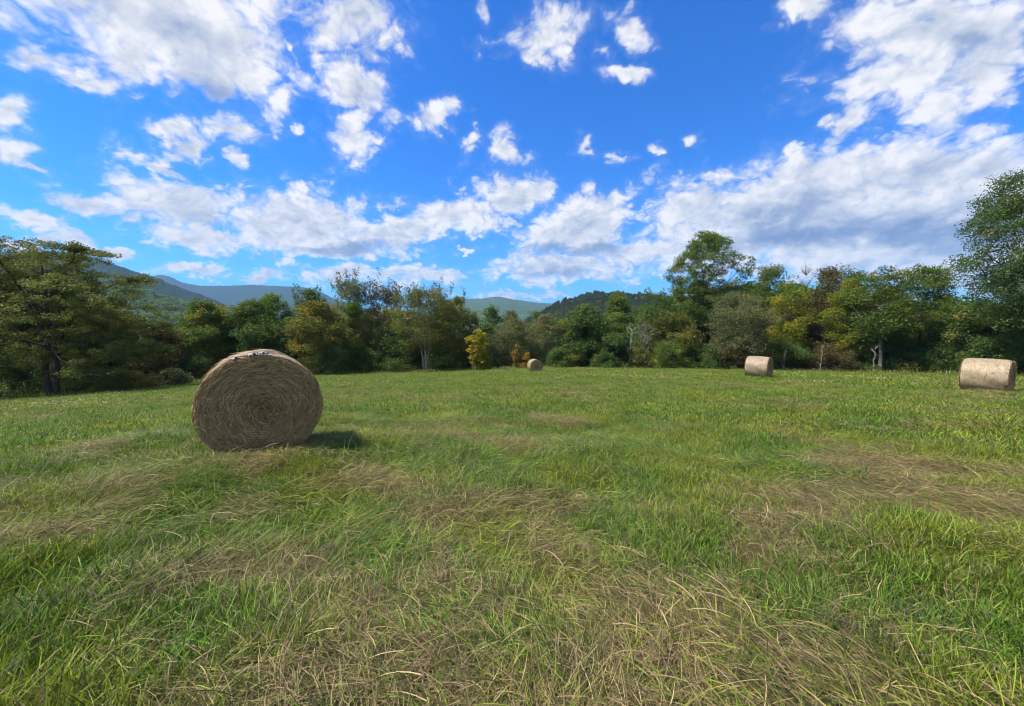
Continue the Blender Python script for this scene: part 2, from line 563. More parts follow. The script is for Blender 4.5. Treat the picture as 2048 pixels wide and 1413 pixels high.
# ------------------------------------------------------------------ foliage and bark materials
PAL = {
    'locust': ((0.065, 0.083, 0.021), (0.169, 0.202, 0.044), (0.247, 0.208, 0.039)),
    'hill': ((0.022, 0.040, 0.016), (0.060, 0.090, 0.036), (0.07, 0.08, 0.025)),
    # leaf colours: dark, light, turned
    'dark': ((0.045, 0.090, 0.022), (0.124, 0.201, 0.045), (0.245, 0.223, 0.045)),
    'green': ((0.049, 0.097, 0.017), (0.147, 0.221, 0.036), (0.310, 0.278, 0.032)),
    'bright': ((0.065, 0.139, 0.017), (0.179, 0.293, 0.036), (0.326, 0.310, 0.032)),
    'olive': ((0.073, 0.091, 0.020), (0.196, 0.205, 0.039), (0.326, 0.244, 0.032)),
    'brown': ((0.075, 0.068, 0.024), (0.165, 0.140, 0.050), (0.20, 0.13, 0.03)),
    'grey': ((0.082, 0.102, 0.043), (0.205, 0.228, 0.094), (0.244, 0.212, 0.082)),
    'lime': ((0.097, 0.139, 0.017), (0.278, 0.310, 0.032), (0.440, 0.326, 0.032)),
    'yellow': ((0.22, 0.20, 0.012), (0.52, 0.42, 0.02), (0.16, 0.22, 0.02)),
    'orange': ((0.16, 0.11, 0.012), (0.40, 0.25, 0.02), (0.16, 0.17, 0.02)),
}


def leaf_material(name):
    lo, hi, alt = PAL[name]
    m, t, out = new_mat('leaves_' + name)
    a = t.n('ShaderNodeAttribute', attribute_name='tint')
    s = t.n('ShaderNodeSeparateColor')
    t.l(a.outputs['Color'], s.inputs[0])
    f = t.m('ADD', t.m('MULTIPLY', s.outputs[0], 0.55), t.m('MULTIPLY', s.outputs[1], 0.45))
    c = t.mix(f, lo, hi)
    c = t.mix(s.outputs[2], c, alt)
    df = t.n('ShaderNodeBsdfPrincipled')
    df.inputs['Roughness'].default_value = 0.55
    df.inputs['Specular IOR Level'].default_value = 0.25
    t.l(c, df.inputs['Base Color'])
    tr = t.n('ShaderNodeBsdfTranslucent')
    t.l(t.mix(1.0, c, (1.25, 1.2, 0.7), 'MULTIPLY'), tr.inputs['Color'])
    mx = t.n('ShaderNodeMixShader')
    mx.inputs[0].default_value = 0.44
    t.l(df.outputs[0], mx.inputs[1])
    t.l(tr.outputs[0], mx.inputs[2])
    t.l(mx.outputs[0], out.inputs[0])
    return m


LEAF = {k: leaf_material(k) for k in PAL}


def bark_material(name, dark, light):
    m, t, out = new_mat(name)
    b = t.n('ShaderNodeBsdfPrincipled')
    b.inputs['Roughness'].default_value = 0.9
    b.inputs['Specular IOR Level'].default_value = 0.15
    co = t.n('ShaderNodeTexCoord').outputs['Object']
    mp = t.n('ShaderNodeMapping')
    mp.inputs['Scale'].default_value = (7, 7, 1.6)
    t.l(co, mp.inputs[0])
    n = t.noise(mp.outputs[0], 2.5, 6, 0.7)
    n2 = t.noise(co, 0.9, 3, 0.6)
    c = t.mix(t.mr(n, 0.35, 0.68), dark, light)
    c = t.mix(t.mr(n2, 0.5, 0.75, 0, 0.5), c, (0.06, 0.075, 0.035))
    t.l(c, b.inputs['Base Color'])
    bp = t.n('ShaderNodeBump')
    bp.inputs['Strength'].default_value = 0.8
    bp.inputs['Distance'].default_value = 0.04
    t.l(n, bp.inputs['Height'])
    t.l(bp.outputs[0], b.inputs['Normal'])
    t.l(b.outputs[0], out.inputs[0])
    return m


BARK = {'dark': bark_material('dark_bark', (0.030, 0.024, 0.018), (0.10, 0.085, 0.065)),
        'grey': bark_material('grey_bark', (0.075, 0.065, 0.052), (0.22, 0.20, 0.165)),
        'pale': bark_material('pale_bark', (0.20, 0.185, 0.155), (0.46, 0.43, 0.37)),
        'dead': bark_material('dead_bark', (0.12, 0.10, 0.095), (0.30, 0.27, 0.25))}


def leaves_np(rs, cen, rad, per, size, flat=0.65, alt=None, up=0.5, tone=None):
    """leaf quads gathered round clump centres; returns verts, faces, tint"""
    n = len(cen)
    per = np.broadcast_to(per, (n,)).astype(int)
    idx = np.repeat(np.arange(n), per)
    N = len(idx)
    d = rs.normal(size=(N, 3))
    d /= np.linalg.norm(d, axis=1)[:, None] + 1e-9
    d *= (rs.rand(N) ** 0.42)[:, None]
    rad = np.broadcast_to(rad, (n,))
    # each clump has its own lean so that no two look the same
    ax = rs.normal(size=(n, 3)) * 0.25
    pos = cen[idx] + d * rad[idx][:, None] * np.array([1, 1, flat]) + (d[:, :1] * ax[idx]) * rad[idx][:, None]
    nor = rs.normal(size=(N, 3)) + np.array([0, 0, up])
    nor += d * 0.7
    nor /= np.linalg.norm(nor, axis=1)[:, None] + 1e-9
    u = np.cross(nor, rs.normal(size=(N, 3)))
    u /= np.linalg.norm(u, axis=1)[:, None] + 1e-9
    w = np.cross(nor, u)
    s = size * (0.6 + 0.8 * rs.rand(N))[:, None]
    V = np.stack([pos - u * s, pos + w * s * 0.55 + nor * s * 0.12, pos + u * s, pos - w * s * 0.55 + nor * s * 0.12], 1).reshape(-1, 3)
    F = np.arange(N * 4).reshape(N, 4)
    cl = rs.rand(n)
    if tone is not None:
        cl = np.clip(cl * 0.6 + tone * 0.4, 0, 1)
    al = np.zeros(n) if alt is None else alt
    T = np.column_stack([rs.rand(N), cl[idx], np.clip(al[idx] * (0.6 + 0.6 * rs.rand(N)), 0, 1)])
    return V, F, np.repeat(T, 4, axis=0)


def bend(rs, a, b, n=5, sag=0.06, up=0.0):
    t = np.linspace(0, 1, n)[:, None]
    L = np.linalg.norm(b - a)
    p = a + (b - a) * t
    off = rs.normal(size=3) * sag * L
    off[2] += up * L
    return p + off * (np.sin(t * math.pi)) + rs.normal(size=(n, 3)) * 0.012 * L * np.sin(t * math.pi)


def profile(kind, t):
    if kind == 'round':
        return np.sqrt(np.clip(1 - (2 * t - 0.95) ** 2, 0.03, 1))
    if kind == 'vase':
        return 0.35 + 0.75 * np.sin(np.clip(t * 1.15, 0, 1) * math.pi * 0.62) ** 1.2 * np.sqrt(np.clip(1.06 - t, 0.02, 1)) * 1.5
    if kind == 'cone':
        return np.clip(1.05 - t, 0.08, 1) ** 0.75 * (0.75 + 0.25 * np.minimum(1, t * 5))
    if kind == 'column':
        return 0.85 * np.clip(1.1 - t, 0.05, 1) ** 0.35
    if kind == 'spread':
        return np.clip(0.55 + 0.6 * t, 0, 1) * np.clip(1.25 - t * t, 0.1, 1)
    if kind == 'bush':
        return np.sqrt(np.clip(1 - t ** 2, 0.03, 1))
    return 1.0 + 0 * t


def make_tree(seed, H, W, shape='round', cb=0.18, nlimb=11, nclump=70, per=110, leaf=0.16, clump_r=None, flat=0.65, trunk_r=None,
              stems=1, altf=0.1, wisp=0, dead=0, lean=0.0, gap=0.25):
    """returns (wood Geo, leaf arrays); everything relative to the foot of the trunk"""
    rs = np.random.RandomState(seed)
    g = Geo()
    trunk_r = trunk_r or 0.014 * H + 0.03
    clump_r = clump_r or 0.10 * W + 0.35
    tips = []
    z0 = cb * H
    # uneven outline: sectors and levels with their own reach
    sect = 0.62 + 0.55 * rs.rand(7)
    level = 0.82 + 0.3 * rs.rand(7)

    def reach(a, t):
        k = (a / (2 * math.pi) * 7) % 7
        i = int(k) % 7
        f = k - int(k)
        return (sect[i] * (1 - f) + sect[(i + 1) % 7] * f) * float(np.interp(t * 6, np.arange(7), level)) * float(profile(shape, np.array(t)))

    # stems
    trunks = []
    for s in range(stems):
        a = rs.rand() * 6.28
        sp = 0.0 if stems == 1 else (0.05 + 0.03 * rs.rand()) * H
        foot = np.array([math.cos(a) * 0.18 * (stems > 1), math.sin(a) * 0.18 * (stems > 1), -0.25])
        top = np.array([math.cos(a) * sp * 2 + lean * H, math.sin(a) * sp * 2, H * (0.72 + 0.08 * rs.rand())])
        pts = bend(rs, foot, top, 9, 0.03)
        tr = trunk_r * (1.0 if stems == 1 else 0.62)
        rad = tr * (np.linspace(1, 0.12, 9) ** 0.9)
        rad[0] *= 1.45
        g.tube(pts, rad, 8)
        trunks.append((pts, rad))
    limbs = []
    for k in range(nlimb):
        pts, rad = trunks[k % stems]
        t = (k + rs.rand()) / nlimb
        t = t ** 0.85
        a = k * 2.399 + rs.rand() * 0.9
        z = z0 + (H - z0) * (0.12 + 0.86 * t)
        rr_ = 0.82 * reach(a, t) * W / 2
        zz = np.clip(z - rr_ * (0.35 + 0.4 * rs.rand()), 0.12 * H, H * 0.70)
        j = np.interp(zz, pts[:, 2], np.arange(9))
        base = np.array([np.interp(j, np.arange(9), pts[:, c]) for c in range(3)])
        br = float(np.interp(j, np.arange(9), rad)) * 0.6
        tip = np.array([base[0] * 0.5 + math.cos(a) * rr_, base[1] * 0.5 + math.sin(a) * rr_, z])
        lp = bend(rs, base, tip, 6, 0.07, -0.04)
        g.tube(lp, br * np.linspace(1, 0.18, 6), 5)
        limbs.append(lp)
    allp = np.concatenate([l[2:] for l in limbs] + [p[4:] for p, _ in trunks])
    # clumps
    cen, tone = [], []
    tries = 0
    gapn = rs.rand(3) * 90
    while len(cen) < nclump and tries < nclump * 12:
        tries += 1
        t = rs.rand() ** 0.9
        a = rs.rand() * 6.283
        q = rs.rand() ** 0.42
        rr_ = q * reach(a, t) * W / 2
        c = np.array([math.cos(a) * rr_ + lean * H * t, math.sin(a) * rr_, z0 + (H - z0) * (0.03 + 0.95 * t)])
        nz = fbm(np.array([c[0] * 0.33 + gapn[0] + c[1] * 0.21]), np.array([c[2] * 0.36 + gapn[1] + c[1] * 0.27]), 2)[0]
        if nz < gap + 0.13:
            continue
        if c[2] < 0.05 * H:
            continue
        cen.append(c)
        tone.append(nz)
    cen = np.array(cen)
    tone = np.array(tone)
    tone = (tone - tone.min()) / (np.ptp(tone) + 1e-6)
    for c in cen:
        d = np.linalg.norm(allp - c, axis=1) + np.maximum(0, allp[:, 2] - c[2]) * 1.2
        b = allp[np.argmin(d)]
        g.tube(bend(rs, b, c, 4, 0.08), np.array([0.03, 0.022, 0.014, 0.006]) * (0.5 + trunk_r * 2.2), 4)
    rads = clump_r * (0.6 + 0.75 * rs.rand(len(cen)))
    alt = (rs.rand(len(cen)) < altf) * (0.3 + 0.7 * rs.rand(len(cen)))
    leaf, per = leaf * 0.76, per * 1.55
    parts = [leaves_np(rs, cen, rads, (per * (rads / clump_r) ** 1.6).astype(int) + 6, leaf, flat, alt, tone=tone)]
    # feathery shoots rising out of the crown
    if wisp:
        wc = []
        for k in range(wisp):
            a = rs.rand() * 6.283
            q = rs.rand() ** 0.6
            t0 = 0.72 + 0.2 * rs.rand()
            base = np.array([math.cos(a) * q * W * 0.36, math.sin(a) * q * W * 0.36, H * t0])
            hgt = H * (0.13 + 0.16 * rs.rand()) * (1.1 - 0.5 * q)
            tip = base + np.array([math.cos(a) * hgt * 0.22, math.sin(a) * hgt * 0.22, hgt])
            lp = bend(rs, base, tip, 5, 0.05)
            g.tube(lp, np.linspace(0.035, 0.008, 5), 4)
            for f in np.linspace(0.1, 1, 7):
                wc.append(base + (tip - base) * f + rs.normal(size=3) * 0.16)
        wc = np.array(wc)
        parts.append(leaves_np(rs, wc, 0.34, 12, leaf * 0.95, 1.0, None))
    # bare dead twigs
    for k in range(dead):
        a = rs.rand() * 6.283
        z = H * (0.12 + 0.35 * rs.rand())
        L = W * (0.22 + 0.22 * rs.rand())
        b = np.array([0, 0, z])
        tip = np.array([math.cos(a) * L, math.sin(a) * L, z + L * (rs.rand() * 0.7 - 0.25)])
        lp = bend(rs, b, tip, 7, 0.1)
        g.tube(lp, np.linspace(0.05, 0.012, 7), 5)
        for f in (3, 4, 5):
            g.tube(bend(rs, lp[f], lp[f] + rs.normal(size=3) * L * 0.22, 4, 0.1), np.linspace(0.022, 0.006, 4), 4)
    V = np.concatenate([p[0] for p in parts])
    off = np.cumsum([0] + [len(p[0]) for p in parts[:-1]])
    F = np.concatenate([p[1] + o for p, o in zip(parts, off)])
    T = np.concatenate([p[2] for p in parts])
    return g, (V, F, T)


def place_tree(name, label, cat, px, top, wpx, depth, pal, bark='dark', group=None, seed=1, **kw):
    p = at(px, 700, depth)
    x, y = p[0], p[1]
    z = gz(x, y)
    ztop = at(px, top, depth)[2]
    H = max(1.0, ztop - z)
    W = wpx / FPX * depth
    g, (V, F, T) = make_tree(seed, H, W, **kw)
    e = empty(name, (x, y, z), label, cat, group)
    link('trunk', g.mesh('trunk', BARK[bark]), e)
    link('crown', mesh_np('crown', V, F, LEAF[pal], T), e)
    return e, H, W


TREES_AND_MORE = True
# ------------------------------------------------------------------ the tree line (left to right)
WOOD = 'trees along the field edge'
BIG = dict(nclump=120, per=110, leaf=0.17)
#      label, px, top, width, depth, palette, bark, options
TL = [
    ('olive understorey tree behind the wide locust, at the left picture edge', 20, 580, 190, 46, 'olive', 'dark', dict(shape='round', cb=.06, nclump=110, per=120)),
    ('olive tree with yellowing leaves just right of the wide locust', 222, 592, 130, 45, 'olive', 'dark', dict(shape='spread', cb=.12, altf=.35, nclump=120, per=110, flat=.4)),
    ('small brown-leaved tree between the yellowing olive tree and the near bale', 318, 655, 110, 49, 'brown', 'dark', dict(shape='round', cb=.05, nclump=80, per=110)),
    ('bushy green tree with a yellow tinge behind the left rim of the near bale', 412, 606, 112, 54, 'green', 'dark', dict(shape='round', cb=.05, altf=.25, **BIG)),
    ('yellow-green rounded tree directly behind the near bale', 462, 598, 110, 58, 'lime', 'dark', dict(shape='round', cb=.08, altf=.2, **BIG)),
    ('shadowy dark green tree above the top of the near bale', 512, 606, 110, 56, 'dark', 'dark', dict(shape='round', cb=.05, **BIG)),
    ('bright green tree rising behind the dark one above the near bale', 552, 588, 95, 68, 'bright', 'dark', dict(shape='round', cb=.1, **BIG)),
    ('slender dark tree with a feathery pointed top, left of the first tall feathery group', 622, 578, 75, 62, 'dark', 'dark', dict(shape='cone', cb=.1, wisp=14, nclump=80, per=90)),
    ('olive tree with an orange-tinged crown, low right of the near bale', 640, 608, 120, 54, 'olive', 'dark', dict(shape='round', cb=.03, altf=.16, **BIG)),
    ('dark leafy tree filling the gap behind the orange-tinged olive tree', 590, 640, 90, 57, 'dark', 'dark', dict(shape='round', cb=.03, **BIG)),
    ('tall feathery grey-green tree, highest of the group left of centre', 708, 566, 105, 60, 'grey', 'grey', dict(shape='vase', cb=.12, wisp=26, nclump=100, per=80, leaf=.15, gap=.3)),
    ('narrow vine-covered tree wrapped in bright green leaves from foot to top', 708, 606, 46, 57, 'bright', 'dark', dict(shape='column', cb=.04, nclump=70, per=90)),
    ('wispy thin-topped brownish tree between the vine-covered one and the pale-stemmed clump', 772, 574, 95, 61, 'brown', 'grey', dict(shape='vase', cb=.1, wisp=26, nclump=90, per=75, leaf=.15, gap=.3)),
    ('olive locust clump with several thin pale stems, left of the yellow tree', 850, 575, 165, 57, 'olive', 'pale', dict(shape='spread', cb=.22, wisp=30, stems=5, nclump=120, per=80, leaf=.14, flat=.45, dead=5)),
    ('olive tree leaning out toward the small yellow tree', 912, 598, 85, 58, 'olive', 'grey', dict(shape='round', cb=.05, wisp=8, nclump=90, per=90)),
    ('dark bushy tree under the pale-stemmed locust clump', 800, 655, 120, 60, 'dark', 'dark', dict(shape='round', cb=.03, **BIG)),
    ('distant dark green tree behind the small yellow tree', 985, 612, 95, 105, 'dark', 'dark', dict(shape='round', cb=.05, nclump=100, per=90, leaf=.26)),
    ('distant grey-green treetop in the notch left of the far bale', 1022, 622, 70, 112, 'grey', 'dark', dict(shape='round', cb=.05, nclump=90, per=90, leaf=.26)),
    ('distant dark treetop just over the small yellow tree', 948, 628, 70, 96, 'dark', 'dark', dict(shape='round', cb=.05, nclump=90, per=90, leaf=.24)),
    ('distant green treetop at the foot of the dark hill, left of the maple', 1120, 622, 80, 98, 'green', 'dark', dict(shape='round', cb=.05, nclump=90, per=90, leaf=.24)),
    ('small bright yellow tree standing alone at the field edge', 956, 659, 50, 53, 'yellow', 'pale', dict(shape='round', cb=.16, nclump=95, per=60, leaf=.12, altf=.45, flat=.6, gap=.06, clump_r=.42)),
    ('grey-green thin-leaved tree just right of the small yellow tree', 1018, 632, 95, 59, 'grey', 'grey', dict(shape='round', cb=.06, nclump=100, per=95, leaf=.13)),
    ('bright green distant tree above the far bale', 1065, 616, 80, 88, 'green', 'dark', dict(shape='round', cb=.05, nclump=90, per=90, leaf=.22)),
    ('grey-brown thin tree right behind the far bale', 1090, 632, 75, 60, 'grey', 'grey', dict(shape='round', cb=.05, nclump=80, per=85, leaf=.14, altf=.3)),
    ('dense deep-green maple right of the far bale', 1168, 618, 125, 58, 'dark', 'dark', dict(shape='round', cb=.02, nclump=150, per=130, leaf=.18, gap=.15)),
    ('light green tall tree whose top pokes over the dark hill', 1232, 588, 80, 78, 'green', 'dark', dict(shape='column', cb=.06, nclump=100, per=90, leaf=.2)),
    ('low dark green tree under the light tall one, left of the bare tree', 1232, 670, 70, 55, 'dark', 'dark', dict(shape='round', cb=.03, nclump=70, per=110)),
    ('dark green tree left of the tallest tree, behind the low bush', 1316, 588, 130, 62, 'dark', 'dark', dict(shape='round', cb=.04, wisp=6, **BIG)),
    ('olive green tree below the tallest tree', 1345, 632, 120, 57, 'olive', 'dark', dict(shape='round', cb=.03, **BIG)),
    ('tallest tree of the line, open round crown with sky showing through', 1405, 470, 165, 64, 'green', 'dark', dict(shape='round', cb=.34, nlimb=18, nclump=300, per=75, leaf=.16, clump_r=.95, gap=.17)),
    ('dark green tree beneath the left limbs of the tallest tree', 1395, 566, 150, 67, 'dark', 'dark', dict(shape='round', cb=.03, **BIG)),
    ('grey-green soft tree behind the left side of the middle bale', 1470, 588, 130, 54, 'grey', 'dark', dict(shape='round', cb=.04, nclump=150, per=110, leaf=.14)),
    ('dark green broad tree behind the middle bale', 1535, 538, 125, 66, 'dark', 'dark', dict(shape='round', cb=.05, **BIG)),
    ('yellow-green tree above and right of the middle bale', 1578, 553, 100, 56, 'lime', 'grey', dict(shape='round', cb=.12, altf=.2, nclump=110, per=90, leaf=.14)),
    ('brown-tinged tree between the two yellow-green trees on the right', 1648, 540, 110, 58, 'brown', 'dark', dict(shape='round', cb=.06, **BIG)),
    ('dark round-topped tree peeping up behind the brown-tinged tree', 1672, 525, 110, 70, 'dark', 'dark', dict(shape='round', cb=.06, **BIG)),
    ('yellow-green tree left of the pale straight trunk', 1695, 560, 90, 53, 'lime', 'grey', dict(shape='round', cb=.12, altf=.15, nclump=100, per=85, leaf=.14)),
    ('broad layered green tree on a straight pale trunk', 1762, 524, 160, 50, 'green', 'pale', dict(shape='spread', cb=.3, nclump=130, per=85, leaf=.14, flat=.35, trunk_r=.24, gap=.3)),
    ('layered green tree right of the pale straight trunk', 1845, 534, 125, 50, 'green', 'dark', dict(shape='spread', cb=.1, nclump=130, per=95, leaf=.14, flat=.4)),
    ('low dark green tree in the dip before the big tree at the right edge', 1908, 632, 100, 48, 'dark', 'dark', dict(shape='round', cb=.03, **BIG)),
    ('dark understorey tree behind the pale straight trunk', 1755, 640, 150, 56, 'dark', 'dark', dict(shape='round', cb=.03, **BIG)),
    ('dark tree low behind the bale on the right', 1968, 610, 120, 44, 'dark', 'dark', dict(shape='round', cb=.03, **BIG)),
    ('brownish dark tree between the middle bale and the brown-tinged tree', 1610, 640, 110, 58, 'brown', 'dark', dict(shape='round', cb=.03, **BIG)),
    ('huge dark tree cut off by the right picture edge, tallest on the right', 2088, 343, 300, 37, 'dark', 'dark', dict(shape='vase', cb=.16, nlimb=22, nclump=560, per=115, leaf=.118, clump_r=1.1, altf=.1, gap=.10, trunk_r=.32, dead=4)),
]
for i, (lab, px, top, w, dep, pal, bark, kw) in enumerate(TL):
    place_tree('tree', lab, 'tree', px, top, w, dep, pal, bark, WOOD, seed=102 + i * 7, **kw)


# the wide locust on the left: forked trunk, long level limbs, feathery leaves, bare dead boughs
def build_locust():
    dep = 38.0
    p = at(98, 700, dep)
    z = gz(p[0], p[1])
    k = dep / FPX

    def loc(px, py, dy=0.0):
        q = at(px, py, dep)
        return np.array([q[0] - p[0], dy, q[2] - z])

    rs = np.random.RandomState(4)
    g = Geo()
    e = empty('locust_tree', (p[0], p[1], z), 'wide sparse locust with forked trunk and bare dead boughs, at the left edge', 'tree', WOOD)
    foot = np.array([0, 0, -0.3])
    stems = [[loc(92, 797), loc(86, 760), loc(84, 720, .2), loc(92, 680, .3), loc(98, 610, .2), loc(96, 520, .1)],
             [loc(104, 797), loc(112, 765, -.2), loc(120, 730, -.3), loc(118, 690, -.4), loc(140, 640, -.8), loc(165, 575, -1.2)]]
    for s, r0 in zip(stems, (.34, .26)):
        g.tube(np.array(s), np.linspace(r0, .06, len(s)), 8)
    limb_px = [([(92, 680), (60, 620), (20, 560), (-30, 520)], .5), ([(98, 640), (70, 580), (50, 520), (45, 495)], -.8), ([(98, 610), (120, 560), (135, 510), (140, 492)], .6),
               ([(118, 690), (165, 660), (215, 635), (280, 610)], -1.2), ([(120, 700), (180, 690), (240, 665), (300, 650)], .9), ([(100, 650), (140, 600), (190, 560), (215, 545)], 1.4),
               ([(92, 690), (40, 670), (-20, 640), (-60, 620)], -1.0), ([(96, 600), (80, 545), (95, 505), (100, 488)], 1.6), ([(140, 640), (180, 590), (230, 570), (262, 566)], -2.0),
               ([(92, 680), (50, 640), (10, 600), (-40, 585)], 2.2), ([(118, 690), (150, 680), (190, 700), (230, 705)], 1.6), ([(98, 620), (60, 570), (10, 530), (-10, 505)], -2.2)]
    tips = []
    for pl, dy in limb_px:
        pts = np.array([loc(a, max(b, 494 + 140 * max(0, (a - 150) / 160)), dy * j) for j, (a, b) in enumerate(pl)])
        t = np.linspace(0, len(pts) - 1, 9)
        q = np.column_stack([np.interp(t, np.arange(len(pts)), pts[:, c]) for c in range(3)]) + rs.normal(size=(9, 3)) * .07
        g.tube(q, np.linspace(.12, .03, 9), 6)
        for f in range(2, 9):
            for m_ in range(2):
                d = rs.normal(size=3) * np.array([1.3, 1.3, .35]) + np.array([0, 0, .25])
                d = d * .7
                tip = q[f] + d
                g.tube(bend(rs, q[f], tip, 4, .1), np.linspace(.03, .008, 4), 4)
                tips.append(tip)
                tips.append(q[f] + d * .55)
    link('trunk', g.mesh('trunk', BARK['dark']), e)
    gd = Geo()
    # bare grey dead boughs reaching low over the grass
    for pl, dy, r0 in [([(100, 722), (115, 740), (150, 747), (190, 748), (215, 742)], -2.0, .07), ([(105, 700), (140, 718), (175, 724), (215, 740), (275, 744)], -2.6, .07),
                       ([(88, 730), (50, 730), (10, 732), (-20, 731)], -1.5, .06), ([(84, 757), (50, 764), (15, 764)], -1.8, .05), ([(103, 712), (104, 740), (110, 752)], -1.2, .035),
                       ([(0, 752), (16, 780), (36, 800)], -3.0, .05), ([(140, 690), (180, 676), (195, 650)], -2.2, .05), ([(18, 784), (14, 800)], -3.0, .03)]:
        pts = np.array([loc(a, b, dy * j / 3) for j, (a, b) in enumerate(pl)])
        t = np.linspace(0, len(pts) - 1, 9)
        q = np.column_stack([np.interp(t, np.arange(len(pts)), pts[:, c]) for c in range(3)]) + rs.normal(size=(9, 3)) * .05
        gd.tube(q, np.linspace(r0 * .7, .014, 9), 5)
        for f in (3, 4, 6, 7):
            d = rs.normal(size=3) * .45
            d[2] -= .15
            gd.tube(bend(rs, q[f], q[f] + d, 4, .1), np.linspace(.022, .006, 4), 4)
    o = link('dead_bough', gd.mesh('dead_bough', BARK['grey']), e)
    o['label'] = 'bare pale grey dead boughs'
    tips = np.array(tips)
    # extra spread of clumps through the crown
    ex = []
    while len(ex) < 430:
        a, b = rs.rand() * 380 - 70, 474 + rs.rand() * 266
        u = (a - 110) / 205
        topline = 476 + 165 * np.clip((a - 150) / 160, 0, 2) ** 1.1 + 10 * np.clip(-u, 0, 1)
        if b < topline + rs.rand() * 22:
            continue
        if fbm(np.array([a / 38.0]), np.array([b / 26.0 + 8]), 2)[0] < .36:
            continue
        ex.append(loc(a, b, rs.normal() * 2.4))
    cen = np.concatenate([tips, np.array(ex)])
    alt = (rs.rand(len(cen)) < .05) * .5
    V, F, T = leaves_np(rs, cen, .70, 125, .086, .5, alt, up=.7)
    link('crown', mesh_np('crown', V, F, LEAF['locust'], T), e)


build_locust()


# bare trees and saplings
def bare_tree(name, label, px, top, depth, wpx, seed, bark, group=None, n=9, cat='tree', low=2):
    p = at(px, 700, depth)
    z = gz(p[0], p[1])
    H = at(px, top, depth)[2] - z
    W = wpx / FPX * depth
    rs = np.random.RandomState(seed)
    g = Geo()
    tr = bend(rs, np.array([0, 0, -.2]), np.array([W * .1, 0, H]), 9, .04)
    g.tube(tr, np.linspace(.007 * H + .025, .01, 9), 6)
    a0 = rs.rand() * 6.28
    for k in range(n):
        f = low + (k * 5 % (8 - low))
        a = k * 2.4 + a0
        L = W * (.35 + .3 * rs.rand())
        tip = tr[f] + np.array([math.cos(a) * L * (.6 if low < 3 else .4), math.sin(a) * L * .6, L * (.5 + .6 * rs.rand())])
        tip[2] = min(tip[2], H)
        tip[2] -= rs.rand() * .12 * (tip[2] - tr[f][2])
        b = bend(rs, tr[f], tip, 6, .08)
        g.tube(b, np.linspace(.045, .012, 6), 5)
        for j in (2, 3, 4, 5):
            d = rs.normal(size=3) * L * .25
            d[2] = abs(d[2])
            g.tube(bend(rs, b[j], b[j] + d, 4, .1), np.linspace(.02, .007, 4), 4)
    o = link(name, g.mesh(name, BARK[bark]))
    o.location = (p[0], p[1], z)
    o['label'], o['category'] = label, cat
    if group:
        o['group'] = group
    return o


bare_tree('dead_tree', 'bare pale forked tree left of the tallest tree', 1258, 655, 54, 40, 5, 'pale')
bare_tree('dead_tree', 'bare greyish-purple twiggy tree leaning beside the pale forked one', 1285, 648, 55, 48, 9, 'dead', n=22)
bare_tree('dead_tree', 'leafless purple-grey treetop sticking above the brown-tinged tree', 1596, 522, 66, 36, 12, 'dead', n=40, low=5)
bare_tree('sapling', 'thin pale crooked sapling just right of the middle bale', 1570, 700, 51, 12, 15, 'pale', n=4, cat='sapling')
bare_tree('sapling', 'thin straight grey sapling trunk halfway to the pale straight trunk', 1641, 690, 50, 10, 17, 'pale', n=4, cat='sapling')
bare_tree('sapling', 'thin pale sapling close against the left of the straight pale trunk', 1748, 690, 48.5, 16, 19, 'pale', n=5, cat='sapling')
bare_tree('sapling', 'thin pale stem below the leaning yellow tree', 944, 690, 53, 16, 21, 'pale', n=4, cat='sapling')

# shrubs along the foot of the trees
SH = 'shrubs along the foot of the trees'
SHRUBS = [
    ('leafy green bush bulging out of the tree line below the tallest tree', 1335, 688, 110, 54, 'green'),
    ('golden shrub left of the far bale', 1034, 690, 17, 54, 'orange'),
    ('orange-yellow shrub peeping out behind the far bale', 1054, 708, 18, 53, 'orange'),
    ('yellowish undergrowth below the small yellow tree', 962, 708, 40, 54, 'lime'),
    ('dark shrub under the wide locust', 40, 715, 140, 40, 'dark'),
    ('dark green undergrowth right of the forked locust trunk', 165, 735, 120, 42, 'dark'),
    ('grey-green bramble on the slope between the locust and the near bale', 335, 742, 80, 45, 'grey'),
    ('low olive bramble right of the locust at the grass edge', 240, 752, 110, 41, 'olive'),
    ('dark shrub hidden low behind the near bale', 380, 715, 90, 50, 'dark'),
    ('dark shrub right of the near bale, below the orange-tinged tree', 668, 700, 90, 53, 'dark'),
    ('dark undergrowth below the vine-covered tree', 735, 700, 80, 56, 'dark'),
    ('dark undergrowth left of the pale-stemmed locust clump', 790, 702, 90, 57, 'dark'),
    ('dark undergrowth right of the pale-stemmed locust clump', 892, 696, 80, 57, 'dark'),
    ('dark green shrub right of the far bale under the maple', 1125, 700, 60, 55, 'dark'),
    ('dark green shrub at the right foot of the maple', 1205, 705, 60, 55, 'dark'),
    ('olive shrub between the bare tree and the leafy bush', 1275, 700, 60, 54, 'olive'),
    ('dark shrub right of the leafy bush under the tallest tree', 1405, 695, 80, 54, 'dark'),
    ('brown shaded undergrowth left of the middle bale', 1465, 690, 80, 53, 'brown'),
    ('dark undergrowth right of the middle bale', 1565, 690, 100, 53, 'dark'),
    ('dark brown undergrowth under the brown-tinged tree', 1650, 690, 100, 52, 'brown'),
    ('dark undergrowth left of the straight pale trunk', 1715, 690, 80, 52, 'dark'),
    ('shaded undergrowth right of the straight pale trunk', 1810, 690, 110, 50, 'dark'),
    ('dark undergrowth left of the bale on the right', 1885, 690, 90, 47, 'dark'),
    ('shaded undergrowth behind the bale on the right', 1975, 680, 110, 42, 'dark'),
    ('dark shrub at the right picture edge below the huge tree', 2065, 690, 110, 39, 'dark'),
]
